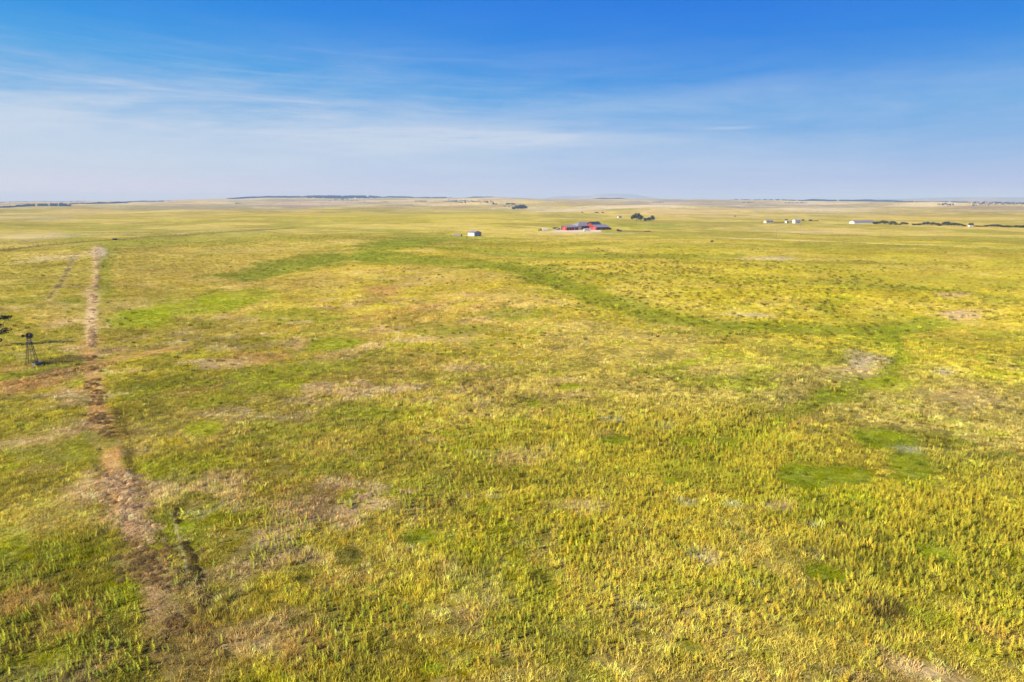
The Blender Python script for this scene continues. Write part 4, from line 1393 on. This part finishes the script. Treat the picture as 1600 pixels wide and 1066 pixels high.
# farm trees and scattered bushes: (u, v, height px, width px, kind, label)
for (u, v, hp, wp_, kd, lab, grp) in (
        (1237.5, 348.8, 3.6, 4, 0, 'dark tree between the small outbuilding and the white farmhouse', None),
        (1229, 344.2, 1.8, 5, 3, 'dark bush behind the small white outbuilding', 'bushes behind the farmhouses'),
        (1255.5, 345, 2.2, 6, 3, 'left of two dark bushes behind the white farmhouse', 'bushes behind the farmhouses'),
        (1265.5, 345.4, 2.4, 7, 3, 'right of two dark bushes behind the white farmhouse', 'bushes behind the farmhouses'),
        (1275, 345.7, 1.3, 6, 4, 'low brown bush between the farmhouse bushes and the long white building', 'bushes behind the farmhouses'),
        (965, 361.8, 4.2, 4.5, 4, 'brown shrub at the start of the post row right of the barn', 'shrubs by the barn'),
        (970, 361.9, 3.0, 5, 4, 'thin brown shrub behind the first posts right of the barn', 'shrubs by the barn'),
        (1149, 338.6, 1.6, 3, 3, 'small dark bush at the right end of a field line above the farmhouses', None),
        (910, 332.6, 1.3, 4, 3, 'small dark bush, left of three in the field behind the barn', 'three bushes behind the barn'),
        (931, 332.6, 1.5, 8, 3, 'wide dark bush, middle of three in the field behind the barn', 'three bushes behind the barn'),
        (942, 332.7, 1.5, 5, 3, 'small dark bush, right of three in the field behind the barn', 'three bushes behind the barn'),
        (729, 372.6, 1.5, 2.5, 3, 'small dark bush in front of the run-in shelter and shed', None)):
    q = at(u, v); m = px_m(q)
    nm = 'tree' if kd < 3 else 'bush'
    tree(q, hp * m, wp_ * m, kd, lab, grp, nm, nm)

# grove in the hollow, centre distance
G = 'trees of the grove in the hollow'
for (u, v, hp, wp_, kd, lab) in (
        (803, 328.4, 5.5, 7, 0, 'dark tree at the left foot of the grove in the hollow'),
        (808, 328.4, 7.5, 8, 1, 'tall rounded tree in the middle of the grove in the hollow'),
        (813, 328.3, 8.5, 9, 0, 'dark broad tree in the middle of the grove in the hollow'),
        (818, 328.0, 8.5, 8, 1, 'dark blue green tree, right shoulder of the grove in the hollow'),
        (822.5, 326.0, 4.0, 5, 3, 'small dark bush at the right tip of the grove in the hollow'),
        (794, 320.4, 3.0, 8, 0, 'dark wide tree behind the left side of the grove'),
        (801.5, 320.6, 3.2, 8, 1, 'dark wide tree behind the middle of the grove'),
        (771, 319.5, 3.2, 4, 5, 'dark pointed tree, left of the pair left of the grove'),
        (775.5, 319.5, 2.0, 4, 3, 'dark low tree, right of the pair left of the grove'),
        (787.5, 323, 1.8, 2.5, 3, 'tiny dark bush, left of three beside the grove'),
        (790.8, 323, 1.8, 2.5, 3, 'tiny dark bush, middle of three beside the grove'),
        (796, 324, 1.6, 2.5, 3, 'tiny dark bush, right of three beside the grove')):
    q = at(u, v); m = px_m(q)
    nm = 'tree' if kd not in (3, 4) else 'bush'
    tree(q, hp * m, wp_ * m, kd, lab, G, nm, nm)


# scraggly dark tree at the left edge
def build_edge_tree():
    p = at(-6, 541)
    m = px_m(p)
    o = empty('juniper_tree', p, 0, 'dark scraggly juniper tree cut by the left edge behind the windmill', 'tree')
    h = 38 * m * 1.12
    L = [(-.6, 0, h * .30, 1.3, .8), (1.1, .2, h * .42, 1.7, .55), (3.0, .1, h * .50, 1.1, .5), (.4, 0, h * .62, 1.6, .5), (1.9, .3, h * .86, 1.9, .40), (3.9, 0, h * .90, 1.0, .22), (-1.5, 0, h * .9, 1.8, .5), (-2.4, 0, h * .55, 1.8, .8), (.6, -.2, h * .18, 1.2, .4)]
    link('crown', crown_mesh('crown', L, 900, .22, M['leaf_black'], 77), o)
    link('trunk', trunk_mesh(h, L, .22, 78), o)


build_edge_tree()

# ------------------------------------------------------------------ stuff scattered over the ground
def scatter(name, label, P, scl, rot, idx, col, protos):
    me = bpy.data.meshes.new(name)
    n = len(P)
    me.vertices.add(n); me.vertices.foreach_set('co', np.asarray(P, np.float32).ravel())
    def put(nm, ty, key, a):
        d = me.attributes.new(nm, ty, 'POINT'); d.data.foreach_set(key, np.ascontiguousarray(a).ravel())
    put('scl', 'FLOAT_VECTOR', 'vector', np.asarray(scl, np.float32))
    put('rotv', 'FLOAT_VECTOR', 'vector', np.asarray(rot, np.float32))
    put('idx', 'INT', 'value', np.asarray(idx, np.int32))
    put('col', 'FLOAT_COLOR', 'color', np.hstack((np.asarray(col), np.ones((n, 1)))).astype(np.float32))
    pc = bpy.data.collections.new(name + '_kinds')
    for i, pm in enumerate(protos):
        po = bpy.data.objects.new('%s_kind' % name, pm); pc.objects.link(po)
    ng = bpy.data.node_groups.new(name + '_scatter', 'GeometryNodeTree')
    ng.interface.new_socket('Geometry', in_out='INPUT', socket_type='NodeSocketGeometry')
    ng.interface.new_socket('Geometry', in_out='OUTPUT', socket_type='NodeSocketGeometry')
    N, Lk = ng.nodes, ng.links
    gi = N.new('NodeGroupInput'); go = N.new('NodeGroupOutput')
    ci = N.new('GeometryNodeCollectionInfo'); ci.inputs['Collection'].default_value = pc
    ci.inputs['Separate Children'].default_value = True; ci.inputs['Reset Children'].default_value = True
    ip = N.new('GeometryNodeInstanceOnPoints'); ip.inputs['Pick Instance'].default_value = True
    def na(nm, ty):
        a = N.new('GeometryNodeInputNamedAttribute'); a.data_type = ty; a.inputs['Name'].default_value = nm
        return a.outputs['Attribute']
    Lk.new(gi.outputs[0], ip.inputs['Points']); Lk.new(ci.outputs[0], ip.inputs['Instance'])
    Lk.new(na('idx', 'INT'), ip.inputs['Instance Index'])
    Lk.new(na('rotv', 'FLOAT_VECTOR'), ip.inputs['Rotation']); Lk.new(na('scl', 'FLOAT_VECTOR'), ip.inputs['Scale'])
    Lk.new(ip.outputs[0], go.inputs[0])
    o = link(name, me)
    md = o.modifiers.new('scatter', 'NODES'); md.node_group = ng
    return tag(o, label, kind='stuff')


def tuft_mesh(seed, blades, rad, hmin, hmax, w, lean, mat):
    rg = random.Random(seed)
    vs, fs = [], []
    for b_ in range(blades):
        a = rg.uniform(0, 6.28); d = rad * math.sqrt(rg.random())
        x, y = d * math.cos(a), d * math.sin(a)
        h = rg.uniform(hmin, hmax); ang = rg.uniform(0, 6.28); ln = lean * rg.uniform(.3, 1.2)
        dx, dy = math.cos(ang) * ln * h, math.sin(ang) * ln * h
        pa = rg.uniform(0, 6.28); px, py = math.cos(pa) * w / 2, math.sin(pa) * w / 2
        k = len(vs)
        vs += [(x - px, y - py, -.03), (x + px, y + py, -.03), (x + dx * .4 - px * .8, y + dy * .4 - py * .8, h * .6), (x + dx * .4 + px * .8, y + dy * .4 + py * .8, h * .6), (x + dx, y + dy, h)]
        fs += [(k, k + 1, k + 3, k + 2), (k + 2, k + 3, k + 4)]
    me = bpy.data.meshes.new('tuft'); me.from_pydata(vs, [], fs); me.materials.append(mat)
    return me


def stalk_mesh(seed, mat):
    """an upright weed: stem with leaves getting smaller to a spike"""
    rg = random.Random(seed)
    vs, fs = [], []
    lx, ly = rg.uniform(-.12, .12), rg.uniform(-.12, .12)
    n = 26
    for i in range(n):
        f = (i + rg.random() * .8) / n
        a = i * 2.4 + rg.uniform(-.4, .4)
        ln = (.20 * (1 - f) ** .8 + .055) * rg.uniform(.7, 1.2)
        wd = ln * .38
        c, s = math.cos(a), math.sin(a)
        x, y, z = lx * f, ly * f, f * .97
        up = .6 + .5 * f
        k = len(vs)
        vs += [(x, y, z), (x + c * ln * .5 - s * wd, y + s * ln * .5 + c * wd, z + ln * up * .6), (x + c * ln * .5 + s * wd, y + s * ln * .5 - c * wd, z + ln * up * .6), (x + c * ln, y + s * ln, z + ln * up * .8)]
        fs += [(k, k + 2, k + 3, k + 1)]
    k = len(vs)
    for (zz, rr) in ((0, .022), (1.0, .012)):
        for q in range(3):
            a = q * 2.094
            vs.append((lx * zz + rr * math.cos(a), ly * zz + rr * math.sin(a), zz))
    for q in range(3): fs.append((k + q, k + (q + 1) % 3, k + 3 + (q + 1) % 3, k + 3 + q))
    me = bpy.data.meshes.new('weed'); me.from_pydata(vs, [], fs); me.materials.append(mat)
    return me


rng = np.random.default_rng(11)


def wedge(n, r0, r1, half=44):
    a = np.radians(rng.uniform(-half, half, n)); r = np.sqrt(rng.uniform(r0 * r0, r1 * r1, n))
    return r * np.sin(a), r * np.cos(a), r


def area(r0, r1, half=44): return math.radians(2 * half) / 2 * (r1 * r1 - r0 * r0)


def hue_jitter(c, amt_v, amt_h):
    n = len(c)
    v = np.exp(rng.normal(0, 1, n) * amt_v)[:, None]
    h = rng.normal(0, amt_h, n)
    k = np.stack((1 + h, 1 - .2 * h, 1 - .6 * h), -1)
    return np.clip(c * v * k, .004, .75)


# grass clumps
def build_grass():
    protos = [tuft_mesh(i, 26, .42, .20, .55, .035, .55, M['sward']) for i in range(5)] + [tuft_mesh(20 + i, 30, .46, .14, .34, .032, 1.6, M['sward']) for i in range(4)]
    X, Y, Sx, D = [], [], [], []
    for (r0, r1, dens, sc) in ((34, 95, 5.0, .92), (95, 170, 3.0, 1.0), (170, 290, 1.4, 1.15), (290, 430, .5, 1.55), (430, 640, .28, 1.7), (640, 900, .14, 1.9)):
        x, y, r = wedge(int(area(r0, r1) * dens), r0, r1)
        X.append(x); Y.append(y); Sx.append(np.full(len(x), sc))
    x = np.concatenate(X); y = np.concatenate(Y); s = np.concatenate(Sx)
    c, bare, lawn = ground_colour(x, y)
    hn = fbm(x, y, 9, 31, 3); hm = fbm(x, y, 45, 32, 3)
    r = np.hypot(x, y)
    keep = rng.random(len(x)) > bare * .75 + .25 * (hm < .42)
    keep &= rng.random(len(x)) < 1 - .95 * sstep(320, 900, r)
    keep &= rng.random(len(x)) > .40 * (1 - sstep(.30, .58, fbm(x, y, 2.6, 35, 2))) * (1 - sstep(150, 300, r))
    x, y, s, c, hn, bare, hm, lawn = x[keep], y[keep], s[keep], c[keep], hn[keep], bare[keep], hm[keep], lawn[keep]
    z = H(x, y)
    hgt = (.42 + .8 * hn) * (1 - .55 * bare) * (1 - .5 * lawn) * (.75 + .5 * hm)
    hgt = hgt * (1 - .35 * sstep(300, 800, np.hypot(x, y)))
    scl = np.stack((s, s, s ** .5 * hgt), -1) * np.exp(rng.normal(0, .2, (len(x), 1)))
    rot = np.stack((rng.normal(0, .08, len(x)), rng.normal(0, .08, len(x)), rng.uniform(0, 6.28, len(x))), -1)
    fr = np.hypot(x, y)
    c = hue_jitter(c * ((1.54 - .44 * sstep(150, 500, fr)) * (1 - .22 * lawn))[:, None], .30 - .14 * sstep(110, 350, fr), .06)
    print('grass', len(x))
    scatter('grass', 'dry yellow green grass covering the prairie', np.stack((x, y, z), -1), scl, rot, np.where(rng.random(len(x)) < .3 + .5 * sstep(.45, .65, fbm(x, y, 6, 33, 2)), rng.integers(5, 9, len(x)), rng.integers(0, 5, len(x))), c, protos)


build_grass()


# tall yellow weeds: (u, v, half width, half height, density per m2)
WEED = [(1000, 760, 420, 110, 1.9), (900, 920, 420, 140, 2.8), (720, 960, 280, 140, 2.8), (1400, 880, 280, 120, 2.4), (1450, 760, 180, 60, 1.3), (1480, 960, 160, 40, 2.2),
        (1050, 650, 230, 30, .9), (640, 790, 120, 60, 1.2), (30, 1010, 150, 60, 2.0), (110, 1060, 130, 40, 1.8), (40, 870, 60, 60, 1.0), (420, 830, 90, 60, .7), (560, 1030, 130, 40, 1.6),
        (1250, 1000, 160, 70, 1.3), (300, 480, 120, 20, .5), (520, 545, 50, 12, .6), (560, 700, 120, 40, .7), (860, 700, 140, 40, 1.0), (1200, 720, 120, 50, 1.0)]


def build_weeds():
    protos = [stalk_mesh(100 + i, M['stalk']) for i in range(6)]
    x, y, r = wedge(int(area(38, 190) * 5.0), 38, 190)
    az = np.arctan2(x, y); lr = np.log(r)
    dens = np.full(len(x), .06)
    for u, v, su, sv, d in WEED:
        p = at(u, v); n = at(u, v + sv); f = at(u, v - sv)
        l0 = math.log(math.hypot(p.x, p.y)); sn = l0 - math.log(math.hypot(n.x, n.y)); sf = math.log(math.hypot(f.x, f.y)) - l0
        dl = lr - l0; dl = np.where(dl < 0, dl / sn, dl / sf)
        da = (az - math.atan2(p.x, p.y)) / (su / FPX)
        dens = np.maximum(dens, d * (1 - sstep(.6, 1.15, np.hypot(da, dl))))
    c, bare, lawn = ground_colour(x, y)
    n1 = fbm(x, y, 7, 41, 3); n2 = fbm(x, y, 25, 42, 3)
    dens *= sstep(.28, .62, n1 * .6 + n2 * .4) * 1.25 * np.clip(1 - bare * 1.6, 0, 1) * np.clip(1 - lawn * 1.5, 0, 1)
    keep = rng.random(len(x)) * 5.0 < dens * 3.2
    x, y, c = x[keep], y[keep], c[keep]
    n = len(x)
    hh = (.26 + .66 * rng.random(n) ** 1.4) * (.75 + .5 * fbm(x, y, 14, 43, 2))
    col = np.empty((n, 3)); g = sstep(-.25, .3, np.arctan2(x, y) + rng.normal(0, .15, n))[:, None]
    col[:] = alb(182, 180, 56) * (1 - g) + alb(222, 200, 62) * g
    col = col * .75 + c * .35
    col = hue_jitter(col * 1.35, .18, .08)
    w = hh * rng.uniform(.65, 1.15, n)
    print('weeds', n)
    scatter('tall_weeds', 'tall yellow green weeds standing among the grass', np.stack((x, y, H(x, y)), -1), np.stack((w, w, hh), -1),
            np.stack((rng.normal(0, .14, n), rng.normal(0, .14, n), rng.uniform(0, 6.28, n)), -1), rng.integers(0, 6, n), col, protos)


build_weeds()


def build_clumps():
    """low dark sage and bunch grass clumps, dotted more thickly on the short turf at right"""
    protos = [tuft_mesh(200 + i, 34, .34, .16, .42, .06, .8, M['sward']) for i in range(4)]
    x, y, r = wedge(int(area(60, 480) * .22), 60, 480)
    n1 = fbm(x, y, 30, 51, 3); n2 = fbm(x, y, 120, 52, 2)
    az = np.arctan2(x, y)
    d = .10 + .42 * sstep(-.05, .25, az) * sstep(85, 140, r) + .2 * sstep(-.2, .1, az)
    keep = rng.random(len(x)) < d * sstep(.35, .7, n1 * .6 + n2 * .4) * (1 - .9 * sstep(230, 440, r))
    x, y, r = x[keep], y[keep], r[keep]
    n = len(x)
    c = ground_colour(x, y)[0]
    dk = rng.random(n)[:, None]
    col = c * .45 + (alb(100, 94, 36) * dk + alb(128, 126, 40) * (1 - dk)) * .55
    s = rng.uniform(.7, 1.7, n) * (1 + .4 * sstep(150, 350, r))
    print('clumps', n)
    scatter('sage_clumps', 'low dark clumps of sage and bunch grass dotting the prairie', np.stack((x, y, H(x, y)), -1), np.stack((s, s, s), -1),
            np.stack((np.zeros(n), np.zeros(n), rng.uniform(0, 6.28, n)), -1), rng.integers(0, 4, n), hue_jitter(col, .25, .08), protos)


build_clumps()


def tumble_mesh(seed):
    rg = random.Random(seed)
    vs, fs = [], []
    for i in range(70):
        d = Vector((rg.gauss(0, 1), rg.gauss(0, 1), abs(rg.gauss(0, .8)))).normalized()
        c = d * rg.uniform(.25, .5)
        t = d.cross(Vector((rg.gauss(0, 1), rg.gauss(0, 1), rg.gauss(0, 1)))).normalized(); b_ = d.cross(t)
        l = rg.uniform(.12, .28); w = .025
        k = len(vs)
        vs += [tuple(c - t * l), tuple(c + b_ * w), tuple(c + t * l + d * .05), tuple(c - b_ * w)]
        fs.append((k, k + 1, k + 2, k + 3))
    me = bpy.data.meshes.new('tumbleweed'); me.from_pydata(vs, [], fs); me.materials.append(M['sward'])
    return me


def build_tumble():
    """dead tumbleweed and thatch drifted along the old track at left"""
    protos = [tumble_mesh(300 + i) for i in range(4)]
    X, Y, C, Sc = [], [], [], []
    lines = [([(154, 386), (151, 420), (147, 450), (143, 490), (141, 532)], 5.0, 700, PINK, 1.1), ([(141, 545), (144, 580), (152, 640), (168, 700)], 16, 420, BROWN, .8),
             ([(168, 700), (182, 750), (205, 810), (225, 850)], 30, 700, PINK, .8), ([(225, 850), (250, 930), (285, 1040)], 55, 420, BROWN, .6),
             ([(0, 592), (60, 583), (130, 566), (180, 558)], 9, 260, ORANGE, .8), ([(272, 800), (288, 850), (308, 905), (326, 965)], 5, 110, DKBRN, .55),
             ([(560, 790), (650, 780)], 14, 300, PINK, .45), ([(460, 1000), (560, 900)], 24, 500, ORANGE, .5)]
    for pl, hw, n, col, sc in lines:
        for k in range(n):
            i = random.randrange(len(pl) - 1); t = random.random()
            u = pl[i][0] + (pl[i + 1][0] - pl[i][0]) * t + random.gauss(0, hw * .55); v = pl[i][1] + (pl[i + 1][1] - pl[i][1]) * t + random.gauss(0, hw * .2)
            d = ray(u, v)
            tt = EYE / -d[2]
            if fbm(np.array([d[0] * tt]), np.array([d[1] * tt]), 7.0, 61, 2)[0] < .5: continue
            X.append(d[0] * tt); Y.append(d[1] * tt); C.append(col); Sc.append(sc * random.uniform(.5, 1.4))
    x = np.array(X); y = np.array(Y); n = len(x); s = np.array(Sc)
    col = hue_jitter(np.array(C) * 1.2, .25, .05)
    scatter('tumbleweeds', 'dead tan tumbleweed and thatch drifted along the old track', np.stack((x, y, H(x, y)), -1), np.stack((s, s, s * .75), -1),
            np.stack((np.zeros(n), np.zeros(n), rng.uniform(0, 6.28, n)), -1), rng.integers(0, 4, n), col, protos)


build_tumble()


# ------------------------------------------------------------------ far woods: reads as one mass
def build_far_woods():
    protos = [crown_mesh('far_tree', lobes_for(1.0, .9, 90 + i, 'cone' if i < 3 else 'round'), 70, .17, M['leaf_pine'], 95 + i) for i in range(5)]
    P, S_ = [], []
    # (u0, u1, distance m, depth m, count, height m) woods on the ridges, by bearing and distance
    bands = [(355, 480, 7550, 160, 1500, 14), (470, 600, 7650, 350, 2600, 19), (595, 650, 7550, 160, 700, 14), (648, 705, 7550, 120, 520, 11), (480, 590, 6900, 160, 700, 10), (728, 772, 7560, 130, 260, 10),
             (-80, 40, 4300, 60, 260, 12), (30, 110, 4700, 70, 420, 13), (100, 200, 5600, 90, 460, 12), (190, 270, 6600, 90, 260, 9), (-60, 140, 7600, 160, 240, 7),
             (1140, 1260, 7600, 150, 700, 9), (1250, 1420, 7650, 250, 1900, 16), (1400, 1520, 7600, 200, 1000, 12), (928, 978, 7580, 150, 360, 10), (640, 760, 7000, 120, 120, 6)]
    for u0, u1, rd, dp, n, h in bands:
        for k in range(n):
            u = random.uniform(u0, u1); a = math.atan((u - 800) / FH)
            e = min(1.0, (u - u0) / 12, (u1 - u) / 12)
            if vnoise(u / 5.0, rd / 100.0, 71) < .18: continue
            r_ = rd + random.gauss(0, dp * .5)
            P.append((r_ * math.sin(a), r_ * math.cos(a))); S_.append(h * random.uniform(.6, 1.15) * (.45 + .55 * e) * (.7 + .5 * vnoise(u / 14.0, .5, 72)))
    # smaller shelter belts on the plain, seen at photo pixels
    for u0, v0, u1, v1, dp, n, h in ((700, 313.2, 740, 315.6, 60, 60, 7), (740, 316, 770, 316, 60, 40, 6), (648, 314.9, 667, 315.2, 30, 34, 8), (692, 315.4, 728, 317.2, 40, 60, 7), (520, 312.8, 560, 313.6, 60, 70, 7),
             (1226, 317.6, 1262, 318, 40, 40, 8), (1160, 316.8, 1180, 317, 30, 22, 7), (1465, 320.4, 1490, 320.8, 30, 34, 8), (1020, 316.6, 1036, 317, 30, 22, 8),
             (368, 318.5, 378, 318.6, 20, 14, 6), (594, 316, 608, 316.2, 25, 14, 6), (1520, 318, 1600, 319, 150, 120, 8)):
        for k in range(n):
            t = random.random()
            p = at(u0 + (u1 - u0) * t, v0 + (v1 - v0) * t)
            if p.y > 6800: continue
            d = Vector((p.x, p.y, 0)).normalized() * random.gauss(0, dp * .5)
            P.append((p.x + d.x, p.y + d.y)); S_.append(h * random.uniform(.65, 1.2))
    P = np.array(P); s = np.array(S_); n = len(P)
    z = H(P[:, 0], P[:, 1])
    w = s * rng.uniform(.6, 1.0, n)
    print('far trees', n)
    scatter('far_woods', 'dark blue woods along the far ridges', np.stack((P[:, 0], P[:, 1], z), -1), np.stack((w, w, s), -1),
            np.stack((np.zeros(n), np.zeros(n), rng.uniform(0, 6.28, n)), -1), rng.integers(0, 5, n), np.tile((.03, .04, .03), (n, 1)), protos)


build_far_woods()

# far farm buildings, one or two pixels each
HOUSES = [(448, 313.6, 16, 4, 'tiny white house under the wooded ridge, farthest left', 'white'), (456, 313.6, 14, 3.5, 'tiny white house just right of the farthest left one', 'white'),
          (515, 314.2, 22, 5, 'tiny pale farm building below the middle of the wooded ridge', 'white'), (549, 314.8, 18, 5, 'tiny white farmhouse below the right part of the wooded ridge', 'white'),
          (569, 316, 14, 4, 'tiny dark barn right of the tiny white farmhouses', 'brick'), (1253, 317.2, 14, 5, 'tiny white house among trees on the far right plain', 'white'),
          (1282, 318.0, 12, 4, 'tiny white house on the skyline plain left of the blue woods', 'white'), (1402, 320.6, 14, 4, 'tiny white shed alone on the brown plain at right', 'white'),
          (1325, 318.2, 14, 4, 'tiny grey house near the middle of the far plain at right', 'cream')]
for (u, v, L, hh, lab, mt) in HOUSES:
    gable_house('far_house', lab, 'house', at(u, v), R(random.uniform(5, 30)), L, L * .6, hh * .6, hh, M[mt], M['lroof'], 'far farm buildings', (), (0, 1.2, 2.0, M['dark']))
random.seed(5)
for i in range(16):
    u = 1518 + i * 5.4 + random.uniform(-2, 2); v = 317.6 + random.uniform(-.6, 2.6)
    L = random.uniform(7, 12)
    gable_house('town_house', 'tiny pale house, %s from the left in the hazy far town at the right edge' % ORD[i], 'house', at(u, v), R(random.uniform(-20, 40)), L, L * .6, 2.4, 3.6, M[random.choice(('white', 'cream', 'whitem'))], M['lroof'], 'houses of the far town', (), (0, 1.2, 2.0, M['dark']))

print('z', ZMIN, ZMAX)
